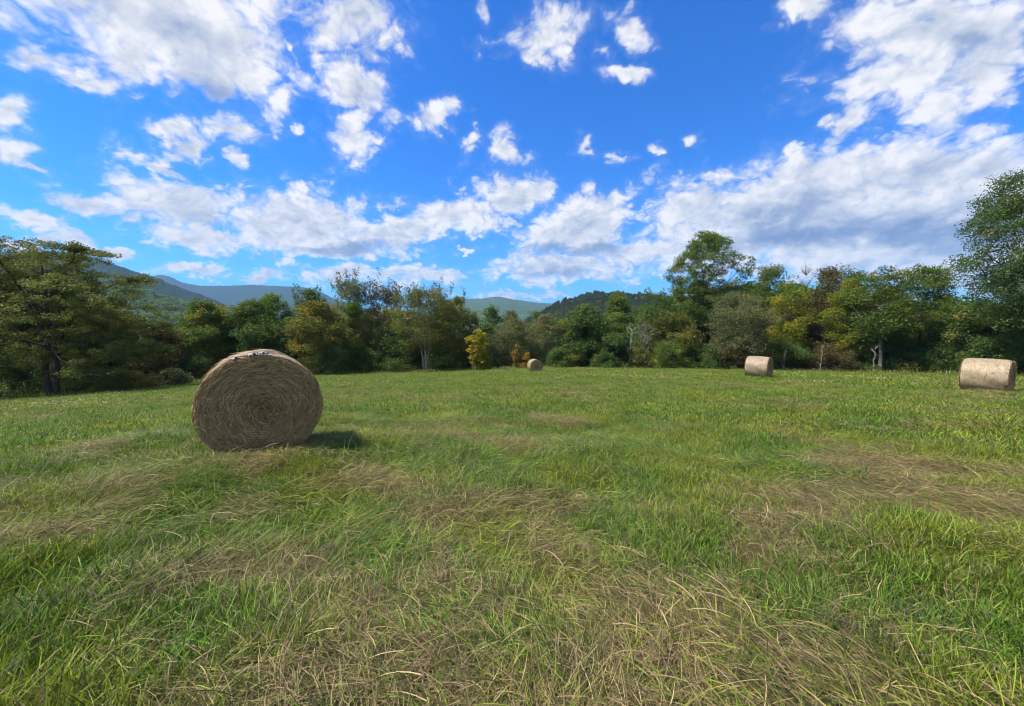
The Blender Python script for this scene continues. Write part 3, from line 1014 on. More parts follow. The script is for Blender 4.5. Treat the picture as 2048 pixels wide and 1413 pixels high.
for i, (lab, px, top, w, dep, pal) in enumerate(SHRUBS):
    place_tree('shrub', lab, 'shrub', px, top, w, dep, pal, 'dark', SH, seed=700 + i * 3, shape='bush', cb=.02, nlimb=8, nclump=45 if w > 30 else 16, per=110 if w > 30 else 34, leaf=.13,
               stems=3, trunk_r=.07, gap=.12, altf=.35 if pal == 'orange' else .08)


# ------------------------------------------------------------------ instancing of masses nobody could count
def scatter(name, pts, rot, scl, idx, protos):
    col = bpy.data.collections.new(name + '_kinds')
    for k, o in enumerate(protos):
        o.name = '%s_kind_%02d' % (name, k)
        col.objects.link(o)
    me = bpy.data.meshes.new(name)
    n = len(pts)
    me.vertices.add(n)
    me.vertices.foreach_set('co', np.asarray(pts, np.float32).ravel())
    for nm, ty, arr, key in (('rot', 'FLOAT_VECTOR', rot, 'vector'), ('scl', 'FLOAT_VECTOR', scl, 'vector')):
        me.attributes.new(nm, ty, 'POINT').data.foreach_set(key, np.asarray(arr, np.float32).ravel())
    me.attributes.new('idx', 'INT', 'POINT').data.foreach_set('value', np.asarray(idx, np.int32))
    o = link(name, me)
    gt = bpy.data.node_groups.new(name + '_scatter', 'GeometryNodeTree')
    gt.interface.new_socket('Geometry', in_out='INPUT', socket_type='NodeSocketGeometry')
    gt.interface.new_socket('Geometry', in_out='OUTPUT', socket_type='NodeSocketGeometry')
    N = gt.nodes.new
    gi, go = N('NodeGroupInput'), N('NodeGroupOutput')
    ci = N('GeometryNodeCollectionInfo')
    ci.inputs['Collection'].default_value = col
    ci.inputs['Separate Children'].default_value = True
    ci.inputs['Reset Children'].default_value = True
    ip = N('GeometryNodeInstanceOnPoints')
    ip.inputs['Pick Instance'].default_value = True

    def attr(nm, ty):
        a = N('GeometryNodeInputNamedAttribute')
        a.data_type = ty
        a.inputs['Name'].default_value = nm
        return a.outputs[0]
    er = N('FunctionNodeEulerToRotation')
    L = gt.links.new
    L(gi.outputs[0], ip.inputs['Points'])
    L(ci.outputs[0], ip.inputs['Instance'])
    L(attr('idx', 'INT'), ip.inputs['Instance Index'])
    L(attr('rot', 'FLOAT_VECTOR'), er.inputs[0])
    L(er.outputs[0], ip.inputs['Rotation'])
    L(attr('scl', 'FLOAT_VECTOR'), ip.inputs['Scale'])
    L(ip.outputs[0], go.inputs[0])
    md = o.modifiers.new('scatter', 'NODES')
    md.node_group = gt
    o['kind'] = 'stuff'
    return o


def joined_tree(seed, H, W, pal, **kw):
    g, (V, F, T) = make_tree(seed, H, W, **kw)
    wv, wf, wt = np.concatenate(g.v), np.concatenate(g.q), np.concatenate(g.t)
    me = mesh_np('wood_kind', np.vstack([V, wv]), np.vstack([F, wf + len(V)]), LEAF[pal], np.vstack([T, wt]))
    me.materials.append(BARK['dark'])
    mi = np.zeros(len(F) + len(wf), dtype=np.int32)
    mi[len(F):] = 1
    me.polygons.foreach_set('material_index', mi)
    return bpy.data.objects.new('wood_kind', me)


def build_woodland():
    rs = np.random.RandomState(21)
    protos = [joined_tree(900, 12, 9, 'dark', cb=.05, nclump=90, per=70, leaf=.26),
              joined_tree(901, 12, 8, 'green', cb=.05, nclump=90, per=70, leaf=.26),
              joined_tree(902, 12, 9, 'olive', cb=.05, nclump=90, per=70, leaf=.26),
              joined_tree(903, 12, 7, 'dark', cb=.05, shape='column', nclump=90, per=70, leaf=.26)]
    P, S, I = [], [], []
    tries = 0
    while len(P) < 420 and tries < 20000:
        tries += 1
        az = R(-78 + 156 * rs.rand())
        r = edge_r(az) + 14 + rs.rand() ** 1.3 * 95
        x, y = r * math.sin(az), r * math.cos(az)
        if any((x - q[0]) ** 2 + (y - q[1]) ** 2 < 14 for q in P):
            continue
        z = gz(x, y)
        px, _, dep = to_px(x, y, z)
        # keep below the skyline of the trees in front
        line = np.interp(px, [-400, 0, 250, 330, 420, 560, 640, 900, 940, 1000, 1100, 1250, 1330, 1400, 1500, 1650, 1890, 1930, 1960, 2400],
                         [560, 540, 600, 660, 622, 605, 600, 600, 630, 628, 632, 610, 605, 560, 560, 555, 570, 620, 600, 480])
        top = at(float(px), line + 6 + rs.rand() * 30, float(dep))[2]
        h = min(top - z, 21)
        if h < 4:
            continue
        P.append((x, y, z - .2))
        s = h / 12
        S.append((s * (.9 + .3 * rs.rand()), s * (.9 + .3 * rs.rand()), s))
        I.append(rs.choice(4, p=[.4, .25, .15, .2]))
    n = len(P)
    scatter('woodland', P, np.column_stack([np.zeros(n), np.zeros(n), rs.rand(n) * 6.28]), S, I, protos)


build_woodland()


# ------------------------------------------------------------------ hills
def hill_material(name, lo, hi, scale):
    m, t, out = new_mat(name)
    b = t.n('ShaderNodeBsdfPrincipled')
    b.inputs['Roughness'].default_value = 1.0
    b.inputs['Specular IOR Level'].default_value = 0.0
    pos = t.n('ShaderNodeNewGeometry').outputs['Position']
    n = t.noise(pos, scale, 6, 0.65)
    v = t.n('ShaderNodeTexVoronoi')
    v.inputs['Scale'].default_value = scale * 5
    t.l(pos, v.inputs['Vector'])
    f = t.m('ADD', t.m('MULTIPLY', n, 0.7), t.m('MULTIPLY', v.outputs['Distance'], -0.35))
    c = t.mix(t.mr(f, 0.08, 0.5), lo, hi)
    t.l(c, b.inputs['Base Color'])
    bp = t.n('ShaderNodeBump')
    bp.inputs['Strength'].default_value = 1.0
    bp.inputs['Distance'].default_value = 0.35 / scale
    t.l(f, bp.inputs['Height'])
    t.l(bp.outputs[0], b.inputs['Normal'])
    t.l(b.outputs[0], out.inputs[0])
    return m


def build_hill(name, pts, dist, front, back, foot, mat, ncol=260, nrow=70, rough=0.10, canopy=2.0, seed=0):
    pts = np.array(pts, float)
    px = np.linspace(pts[0, 0], pts[-1, 0], ncol)
    # smooth the silhouette
    py = np.interp(px, pts[:, 0], pts[:, 1])
    k = np.hanning(9)
    k /= k.sum()
    py = np.convolve(np.pad(py, 4, mode='edge'), k, mode='valid')
    s = np.concatenate([np.linspace(0, 1, nrow), np.linspace(1, 2, nrow // 3)[1:]])
    rows = []
    for a, b in zip(px, py):
        top = at(a, b, dist)
        h = top[:2] / np.linalg.norm(top[:2])
        r0 = np.linalg.norm(top[:2])
        r = np.where(s <= 1, r0 - front * (1 - s), r0 + back * (s - 1))
        prof = np.where(s <= 1, s ** 1.25, (2 - s) ** 1.3)
        z = foot + (top[2] - foot) * prof
        rows.append(np.column_stack([h[0] * r, h[1] * r, z]))
    V = np.concatenate(rows)
    S = np.tile(s, ncol)
    amp = rough * front * np.clip(1 - np.abs(S - 0.5) * 1.8, 0, 1)
    f = front * 0.35
    V[:, 2] += amp * (fbm(V[:, 0] / f + seed, V[:, 1] / f + seed * 3, 4) - 0.5) * 2
    V[:, 2] += canopy * (fbm(V[:, 0] / 14 + 5, V[:, 1] / 14 + seed, 2) - 0.5) * 2
    n = len(s)
    i = np.arange(ncol - 1)[:, None] * n + np.arange(n - 1)[None, :]
    F = np.stack([i, i + n, i + n + 1, i + 1], -1).reshape(-1, 4)
    o = link(name, mesh_np(name, V, F, mat, None, True))
    o['kind'] = 'structure'
    return V, S


hm1 = hill_material('near_forest', (0.022, 0.034, 0.012), (0.060, 0.080, 0.024), 0.05)
hm2 = hill_material('slope_forest', (0.060, 0.10, 0.025), (0.19, 0.24, 0.06), 0.045)  # sunlight on the lower slope is put into these brighter greens
hm3 = hill_material('far_forest', (0.045, 0.075, 0.022), (0.13, 0.18, 0.045), 0.012)  # brighter, greener base colour stands in for sun on the far hills
build_hill('mountain', [(-700, 520), (-300, 470), (-100, 505), (30, 503), (110, 505), (165, 511), (205, 521), (250, 537), (300, 552), (350, 573), (400, 589), (442, 604), (500, 640), (560, 660)],
           1900, 1250, 900, -40, hm1, ncol=420, nrow=110, rough=.05, canopy=5, seed=3)
hv = build_hill('hillside', [(-300, 545), (60, 552), (170, 556), (215, 562), (260, 575), (300, 588), (345, 602), (400, 618), (440, 632), (480, 650)],
                900, 520, 300, -40, hm2, ncol=260, nrow=80, rough=.06, canopy=3, seed=8)
build_hill('far_ridge', [(180, 590), (290, 556), (318, 551), (336, 552), (362, 565), (400, 573), (450, 573), (500, 571), (560, 573), (600, 574), (630, 580), (650, 588), (672, 600), (720, 615), (800, 630)],
           5200, 2600, 2200, -60, hm1, ncol=300, rough=.04, canopy=8, seed=5)
build_hill('far_hills', [(820, 612), (900, 599), (940, 598), (980, 597), (1010, 597), (1040, 601), (1075, 606), (1110, 609), (1160, 612), (1260, 625), (1400, 640)],
           4200, 2200, 2000, -60, hm3, ncol=260, rough=.04, canopy=6, seed=11)
build_hill('far_knob', [(900, 612), (945, 601), (965, 598), (982, 594.5), (994, 593.5), (1006, 595), (1025, 599), (1060, 606), (1120, 618)],
           6200, 1500, 2000, -60, hm1, ncol=160, rough=.03, canopy=6, seed=14)
dh = build_hill('dark_hill', [(1060, 645), (1100, 624), (1122, 614), (1150, 604), (1180, 597), (1215, 594), (1250, 595), (1290, 599), (1340, 602), (1420, 600), (1600, 604), (1900, 606), (2300, 612)],
                620, 330, 300, -38, hm1, ncol=300, nrow=80, rough=.05, canopy=3, seed=17)


def build_hill_forest():
    rs = np.random.RandomState(5)
    protos = []
    for k, pal in enumerate(('hill', 'green', 'bright', 'lime')):
        cen = rs.normal(size=(12, 3)) * np.array([1.7, 1.7, 1.1]) + np.array([0, 0, 4.2])
        V, F, T = leaves_np(rs, cen, 1.9, 34, .62, .8, (rs.rand(12) < .1) * 1.0, up=1.0)
        protos.append(bpy.data.objects.new('forest_kind', mesh_np('forest_kind', V, F, LEAF[pal], T)))
    P, I, S = [], [], []
    for (V, s), pr, lo in ((hv, [.05, .25, .45, .25], .12), (dh, [.93, .05, .02, .0], .3)):  # hillside gets the brighter leaf kinds so that it looks sunlit
        q, _, dep = to_px(V[:, 0], V[:, 1], V[:, 2])
        ok = np.where((s > lo) & (s < 1.06) & (q > -250) & (q < 1480))[0]
        pick = rs.choice(ok, 9000)
        for i in pick:
            P.append(V[i] + np.array([rs.normal() * 3, rs.normal() * 3, -2.2]))
            I.append(rs.choice(4, p=pr))
            k = .7 + .6 * rs.rand()
            S.append((k, k, k * (.8 + .5 * rs.rand())))
    n = len(P)
    scatter('hill_forest', P, np.column_stack([np.zeros(n), np.zeros(n), rs.rand(n) * 6.28]), S, I, protos)


build_hill_forest()


# ------------------------------------------------------------------ round hay bales
def hay_material(name, lo, hi, extra):
    m, t, out = new_mat(name)
    a = t.n('ShaderNodeAttribute', attribute_name='tint')
    s = t.n('ShaderNodeSeparateColor')
    t.l(a.outputs['Color'], s.inputs[0])
    co = t.n('ShaderNodeTexCoord').outputs['Object']
    n = t.noise(co, 14, 5, 0.7)
    n2 = t.noise(co, 2.2, 3, 0.6)
    f = t.m('ADD', t.m('MULTIPLY', s.outputs[0], 0.75), t.m('MULTIPLY', t.m('SUBTRACT', n, 0.4), 0.5), clamp=True)
    c = t.mix(f, lo, hi)
    c = t.mix(t.mr(n2, 0.4, 0.7, 0, 0.55), c, extra)
    b = t.n('ShaderNodeBsdfPrincipled')
    b.inputs['Roughness'].default_value = 0.75
    b.inputs['Specular IOR Level'].default_value = 0.2
    t.l(c, b.inputs['Base Color'])
    bp = t.n('ShaderNodeBump')
    bp.inputs['Strength'].default_value = 0.7
    bp.inputs['Distance'].default_value = 0.02
    t.l(n, bp.inputs['Height'])
    t.l(bp.outputs[0], b.inputs['Normal'])
    t.l(b.outputs[0], out.inputs[0])
    return m


HAY = hay_material('hay', (0.12, 0.077, 0.033), (0.78, 0.59, 0.31), (0.34, 0.25, 0.125))
HAYCORE = hay_material('packed_hay', (0.065, 0.042, 0.018), (0.28, 0.185, 0.085), (0.14, 0.10, 0.05))
m_, t_, o_ = new_mat('net_wrap')
_b = t_.n('ShaderNodeBsdfPrincipled')
_n = t_.noise(t_.n('ShaderNodeTexCoord').outputs['Object'], 5, 4, .6)
t_.l(t_.mix(_n, (.36, .29, .20), (.54, .45, .33)), _b.inputs['Base Color'])
_b.inputs['Roughness'].default_value = .5
t_.l(_b.outputs[0], o_.inputs[0])
NET = m_
m_, t_, o_ = new_mat('torn_plastic')
_b = t_.n('ShaderNodeBsdfPrincipled')
_n = t_.noise(t_.n('ShaderNodeTexCoord').outputs['Object'], 9, 4, .6)
t_.l(t_.mix(_n, (.28, .27, .27), (.44, .43, .44)), _b.inputs['Base Color'])
_b.inputs['Roughness'].default_value = .35
t_.l(_b.outputs[0], o_.inputs[0])
TORN = m_
BR, BL = 0.75, 1.28       # bale radius and length


def bale_surface(th, s):
    """radius and height wobble of the roll at angle th, along-axis position s in -1..1"""
    r = BR * (1 + 0.012 * np.sin(3 * th + 1) + 0.010 * np.sin(5 * th + 2 * s) + 0.008 * np.sin(9 * th + 3 * s))
    r = r - 0.05 * np.clip(np.abs(s) - 0.88, 0, 1) / 0.12
    return r


def bale_pt(th, r, y):
    x, z = r * np.cos(th), r * np.sin(th)
    z = np.where(z < 0, z * (0.970 - 0.02 * np.abs(np.cos(th))), z)
    return np.stack([x, y + 0 * x, z + BR * 0.94], -1)


def ribbons(P, W, D):
    """P (n,k,3) centre lines, W width (n,), D (n,k,3) side directions; returns verts, faces"""
    n, k, _ = P.shape
    taper = np.concatenate([np.linspace(1, 1, k - 1), [0.3]])
    off = D * (W[:, None] * taper[None, :] * 0.5)[:, :, None]
    V = np.stack([P - off, P + off], 2).reshape(-1, 3)
    base = (np.arange(n) * k * 2)[:, None] + (np.arange(k - 1) * 2)[None, :]
    F = np.stack([base, base + 1, base + 3, base + 2], -1).reshape(-1, 4)
    return V, F


def build_bale_meshes():
    rs = np.random.RandomState(11)
    # packed core
    nt, th = 96, np.arange(96) * 2 * math.pi / 96
    ss = np.concatenate([[-1], np.linspace(-1, 1, 25), [1]])
    rings = []
    rr_in = np.linspace(0.0, 1, 14)[1:]
    V, F = [], []
    prof = []                                          # (radius factor, y)
    for q in rr_in[:-1]:
        prof.append((q, -1))
    for s in np.linspace(-1, 1, 25):
        prof.append((1, s))
    for q in rr_in[:-1][::-1]:
        prof.append((q, 1))
    for q, s in prof:
        r = bale_surface(th, np.full(nt, float(s))) * q
        y = np.full(nt, s * BL / 2)
        if q < 1:
            dome = 0.035 * (1 - q ** 2) - 0.10 * np.exp(-(q / 0.22) ** 2)   # bulging ends with a sunk core
            y = y + np.sign(s) * (dome + 0.012 * (fbm(th * 4 + 9, np.full(nt, q * 9.0), 3) - .5) * 2)
        V.append(bale_pt(th, r - 0.012, y))
    n = len(prof)
    V = np.concatenate(V)
    i = np.arange(n - 1)[:, None] * nt + np.arange(nt)[None, :]
    j = np.arange(n - 1)[:, None] * nt + (np.arange(nt)[None, :] + 1) % nt
    q4 = np.stack([i, j, j + nt, i + nt], -1).reshape(-1, 4)
    c0, c1 = len(V), len(V) + 1
    V = np.vstack([V, [[0, -BL / 2 + .065, BR * .94]], [[0, BL / 2 - .065, BR * .94]]])
    k = np.arange(nt)
    t3 = np.vstack([np.stack([np.full(nt, c0), (k + 1) % nt, k], -1), np.stack([np.full(nt, c1), (n - 1) * nt + k, (n - 1) * nt + (k + 1) % nt], -1)])
    core = mesh_np('hay_roll', V, [q4, t3], HAYCORE, rs.rand(len(V), 3), True)
    # loose strands: wound round each end
    VV, FF, TT, nv = [], [], [], 0

    def add(P, W, D, tone):
        nonlocal nv
        v, f = ribbons(P, W, D)
        VV.append(v)
        FF.append(f + nv)
        TT.append(np.repeat(tone, P.shape[1] * 2))
        nv += len(v)
    for sgn in (-1, 1):
        N = 12000
        rad = BR * np.sqrt(rs.rand(N)) * 0.985
        th0 = rs.rand(N) * 6.283
        ln = (0.04 + 0.15 * rs.rand(N) ** 1.5)
        tilt = rs.normal(size=N) * 0.24
        wild = rs.rand(N) < .12
        tilt = np.where(wild, rs.normal(size=N) * 1.1, tilt)
        t = np.linspace(-.5, .5, 5)[None, :]
        dth = (ln * np.cos(tilt))[:, None] * t / np.maximum(rad, .06)[:, None]
        r = np.clip(rad[:, None] + (ln * np.sin(tilt))[:, None] * t, 0.01, BR * 1.0)
        a = th0[:, None] + dth
        qq = r / BR
        lift = np.where(wild, .035, .012)[:, None] * rs.rand(N, 1) + (np.where(wild, .05, .012) * rs.rand(N))[:, None] * (t + .5) ** 2
        y = sgn * (BL / 2 + 0.035 * (1 - qq ** 2) - 0.10 * np.exp(-(qq / 0.22) ** 2) + lift - 0.004)
        P = bale_pt(a, r * (bale_surface(a, np.full_like(a, .88)) / BR), y)
        rdir = np.stack([np.cos(a), 0 * a, np.sin(a)], -1)
        D = rdir + rs.normal(size=(N, 1, 3)) * .5
        D /= np.linalg.norm(D, axis=-1)[..., None]
        ringt = 0.5 + 0.5 * np.sin(rad * 64 - th0 + 0.8 * np.sin(th0 * 2))
        add(P, .0026 + .0042 * rs.rand(N), D, np.clip(rs.rand(N) ** 1.7 * .86 + .12 * ringt + wild * .25, 0, 1))
    # strands round the curved side
    N = 7000
    s0 = rs.rand(N) * 2 - 1
    th0 = rs.rand(N) * 6.283
    ln = 0.06 + 0.2 * rs.rand(N)
    tilt = rs.normal(size=N) * .5
    t = np.linspace(-.5, .5, 4)[None, :]
    a = th0[:, None] + (ln * np.cos(tilt))[:, None] * t / BR
    s = np.clip(s0[:, None] + (ln * np.sin(tilt))[:, None] * t * 2 / BL, -1.03, 1.03)
    stick = (rs.rand(N) < .08) * .05
    r = bale_surface(a, s) + .004 * rs.rand(N, 1) + (stick * rs.rand(N))[:, None] * (t + .5)
    P = bale_pt(a, r, s * BL / 2)
    D = np.zeros_like(P)
    D[..., 1] = 1
    D = D + rs.normal(size=(N, 1, 3)) * .3
    D /= np.linalg.norm(D, axis=-1)[..., None]
    add(P, .004 + .006 * rs.rand(N), D, np.clip(.25 + .75 * rs.rand(N), 0, 1))
    # ragged fringe where the ends meet the side
    for sgn in (-1, 1):
        N = 1500
        th0 = rs.rand(N) * 6.283
        t = np.linspace(0, 1, 4)[None, :]
        ln = .02 + .07 * rs.rand(N) ** 1.6
        a = th0[:, None] + rs.normal(size=(N, 1)) * .12 * t
        r = bale_surface(a, np.full_like(a, .95)) - .03 + (ln * (.15 + .6 * rs.rand(N)))[:, None] * t
        y = sgn * (BL / 2 - .02 + (ln * (.2 + .6 * rs.rand(N)))[:, None] * t)
        P = bale_pt(a, r, y)
        D = rs.normal(size=(N, 1, 3)) + 0 * P
        D /= np.linalg.norm(D, axis=-1)[..., None]
        add(P, .004 + .004 * rs.rand(N), D, rs.rand(N))
    v, f, tt = np.concatenate(VV), np.concatenate(FF), np.concatenate(TT)
    strands = mesh_np('loose_hay', v, f, HAY, np.column_stack([tt, tt, tt]))
    # net: bands of thin plastic thread round the curved side with slanting threads between
    VV, FF, nv = [], [], 0
    na = 96
    tha = np.linspace(0, 2 * math.pi, na + 1)
    for s in np.linspace(-.97, .97, 58):
        wob = s + .006 * np.sin(tha * 7 + s * 20)
        w = .0036 + .002 * rs.rand()
        r = bale_surface(tha, np.full(na + 1, float(s))) + .007
        P0 = bale_pt(tha, r, (wob * BL / 2) - w)
        P1 = bale_pt(tha, r, (wob * BL / 2) + w)
        VV.append(np.stack([P0, P1], 1).reshape(-1, 3))
        b = np.arange(na) * 2
        FF.append(np.stack([b, b + 1, b + 3, b + 2], -1) + nv)
        nv += 2 * (na + 1)
    net = mesh_np('net_wrap', np.concatenate(VV), np.concatenate(FF), NET, None, True)
    return core, strands, net


BALE = build_bale_meshes()


def hay_bale(px, py, depth, yaw, label, tiltx=0.0, tilty=0.0, sink=0.05, sc=1.0):
    p = at(px, py, depth)
    z = gz(p[0], p[1])
    e = empty('hay_bale', (p[0], p[1], z - sink), label, 'hay bale', 'round hay bales in the field')
    e.rotation_euler = (tiltx, tilty, yaw)
    e.scale = (sc, sc, sc)
    a = link('hay_roll', BALE[0], e)
    link('loose_hay', BALE[1], e)['kind'] = 'stuff'
    link('net_wrap', BALE[2], e)
    BALES.append((p[0], p[1], sc))
    return e


BALES = []
# yaw 0 shows the end facing -Y
near = hay_bale(529, 800, 6.05, R(33), 'big round bale close by on the left, torn white plastic on top', tilty=R(-3), sc=1.03)
hay_bale(1975, 745, 16.4, R(31), 'net-wrapped bale at the right edge of the field, rounded side toward us')
hay_bale(1518, 730, 26.2, R(43), 'net-wrapped bale right of the middle, in front of the dark trees')
hay_bale(1070, 729, 44, R(14), 'smallest and farthest bale, beside the golden shrubs at the middle of the tree line')


def torn_wrap(e):
    rs = np.random.RandomState(3)
    VV, FF, nv = [], [], 0
    for k in range(4):
        n = 9
        a0 = math.pi / 2 + (.26, .03, -.03, -.10)[k] + rs.normal() * .03
        a = a0 + np.linspace(-.05, .05, n)[:, None] + rs.normal(size=(n, 1)) * .01
        y = -BL / 2 + np.linspace(-.02, .07 + .05 * rs.rand(), 6)[None, :]
        bumps = .012 + .05 * rs.rand(n, 6) ** 2 * 1
        r = bale_surface(a, np.full_like(a, .9)) + bumps
        P = bale_pt(a + 0 * y, r, y + rs.normal(size=(n, 6)) * .012)
        VV.append(P.reshape(-1, 3))
        i = np.arange(n - 1)[:, None] * 6 + np.arange(5)[None, :]
        FF.append(np.stack([i, i + 6, i + 7, i + 1], -1).reshape(-1, 4) + nv)
        nv += n * 6
    o = link('torn_plastic', mesh_np('torn_plastic', np.concatenate(VV), np.concatenate(FF), TORN), e)
    o['label'] = 'crumpled torn white plastic on the top rim'


torn_wrap(near)


# ------------------------------------------------------------------ grass
def grass_material():
    m, t, out = new_mat('grass_blades')
    a = t.n('ShaderNodeAttribute', attribute_name='tint')
    s = t.n('ShaderNodeSeparateColor')
    t.l(a.outputs['Color'], s.inputs[0])
    oi = t.n('ShaderNodeObjectInfo')
    pos = t.n('ShaderNodeNewGeometry').outputs['Position']
    n = t.noise(pos, 0.55, 4, 0.6)
    n2 = t.noise(pos, 3.0, 2, 0.6)
    vv = t.m('POWER', s.outputs[0], 1.5)
    gA = t.mix(vv, (0.026, 0.076, 0.006), (0.205, 0.385, 0.020))
    gB = t.mix(vv, (0.060, 0.100, 0.006), (0.345, 0.440, 0.022))
    gC = t.mix(vv, (0.026, 0.065, 0.018), (0.150, 0.240, 0.070))
    sA = t.mix(vv, (0.065, 0.050, 0.018), (0.56, 0.43, 0.20))
    sB = t.mix(vv, (0.060, 0.042, 0.020), (0.52, 0.37, 0.20))
    g = t.mix(t.mr(n, 0.42, 0.62), gA, gB)
    g = t.mix(t.mr(n2, 0.55, 0.75, 0, 0.7), g, gC)
    st = t.mix(t.mr(n2, 0.4, 0.6), sA, sB)
    c = t.mix(s.outputs[1], g, st)
    br = t.mr(oi.outputs['Random'], 0, 1, 0.78, 1.2, smooth=False)
    c = t.mix(1.0, c, br, 'MULTIPLY')
    b = t.n('ShaderNodeBsdfPrincipled')
    b.inputs['Roughness'].default_value = 0.5
    b.inputs['Specular IOR Level'].default_value = 0.28
    t.l(c, b.inputs['Base Color'])
    tr = t.n('ShaderNodeBsdfTranslucent')
    t.l(t.mix(1.0, c, (1.1, 1.15, 0.7), 'MULTIPLY'), tr.inputs['Color'])
    mx = t.n('ShaderNodeMixShader')
    mx.inputs[0].default_value = 0.35
    t.l(b.outputs[0], mx.inputs[1])
    t.l(tr.outputs[0], mx.inputs[2])
    t.l(mx.outputs[0], out.inputs[0])
    return m


GRASS = grass_material()


def clump(seed, n, spread, length, width, lying, straw, dirn=0.0, dspread=3.14, k=5):
    """a clump of blades. lying 0 = upright tuft, 1 = flat mat combed along +X"""
    rs = np.random.RandomState(seed)
    bx = rs.normal(size=(n, 2)) * spread * 0.5
    ang = dirn + (rs.rand(n) * 2 - 1) * dspread if lying < .5 else dirn + rs.normal(size=n) * dspread
    L = length * (0.45 + 0.85 * rs.rand(n))
    ly = np.clip(lying + rs.normal(size=n) * 0.15, 0, 1.0)
    e0 = (1 - ly) * R(82) + ly * R(16) + rs.normal(size=n) * .12        # starting elevation
    e1 = e0 - R(35) * (0.3 + rs.rand(n)) - ly * R(10)                   # tip elevation
    el = e0[:, None] + (e1 - e0)[:, None] * np.linspace(0, 1, k)[None, :]
    aa = ang[:, None] + (rs.normal(size=n) * .35)[:, None] * np.linspace(0, 1, k)[None, :]
    st = (L / (k - 1))[:, None]
    dx, dy, dz = np.cos(el) * np.cos(aa) * st, np.cos(el) * np.sin(aa) * st, np.sin(el) * st
    z0 = rs.rand(n) * 0.075 * lying - .01
    P = np.stack([bx[:, :1] + np.cumsum(dx, 1) - dx[:, :1], bx[:, 1:] + np.cumsum(dy, 1) - dy[:, :1], z0[:, None] + np.cumsum(dz, 1) - dz[:, :1]], -1)
    P[..., 2] = np.maximum(P[..., 2], -.015 + .02 * rs.rand(n, 1))
    side = np.stack([-np.sin(aa), np.cos(aa), 0 * aa], -1) + rs.normal(size=(n, 1, 3)) * .35
    side /= np.linalg.norm(side, axis=-1)[..., None]
    W = width * (0.6 + 0.9 * rs.rand(n))
    V, F = ribbons(P, W, side)
    isst = (rs.rand(n) < straw) * (0.75 + 0.25 * rs.rand(n)) + 0.12 * rs.rand(n)
    T = np.column_stack([np.repeat(rs.rand(n), k * 2), np.repeat(np.clip(isst, 0, 1), k * 2), np.repeat(rs.rand(n), k * 2)])
    return bpy.data.objects.new('clump', mesh_np('clump', V, F, GRASS, T))


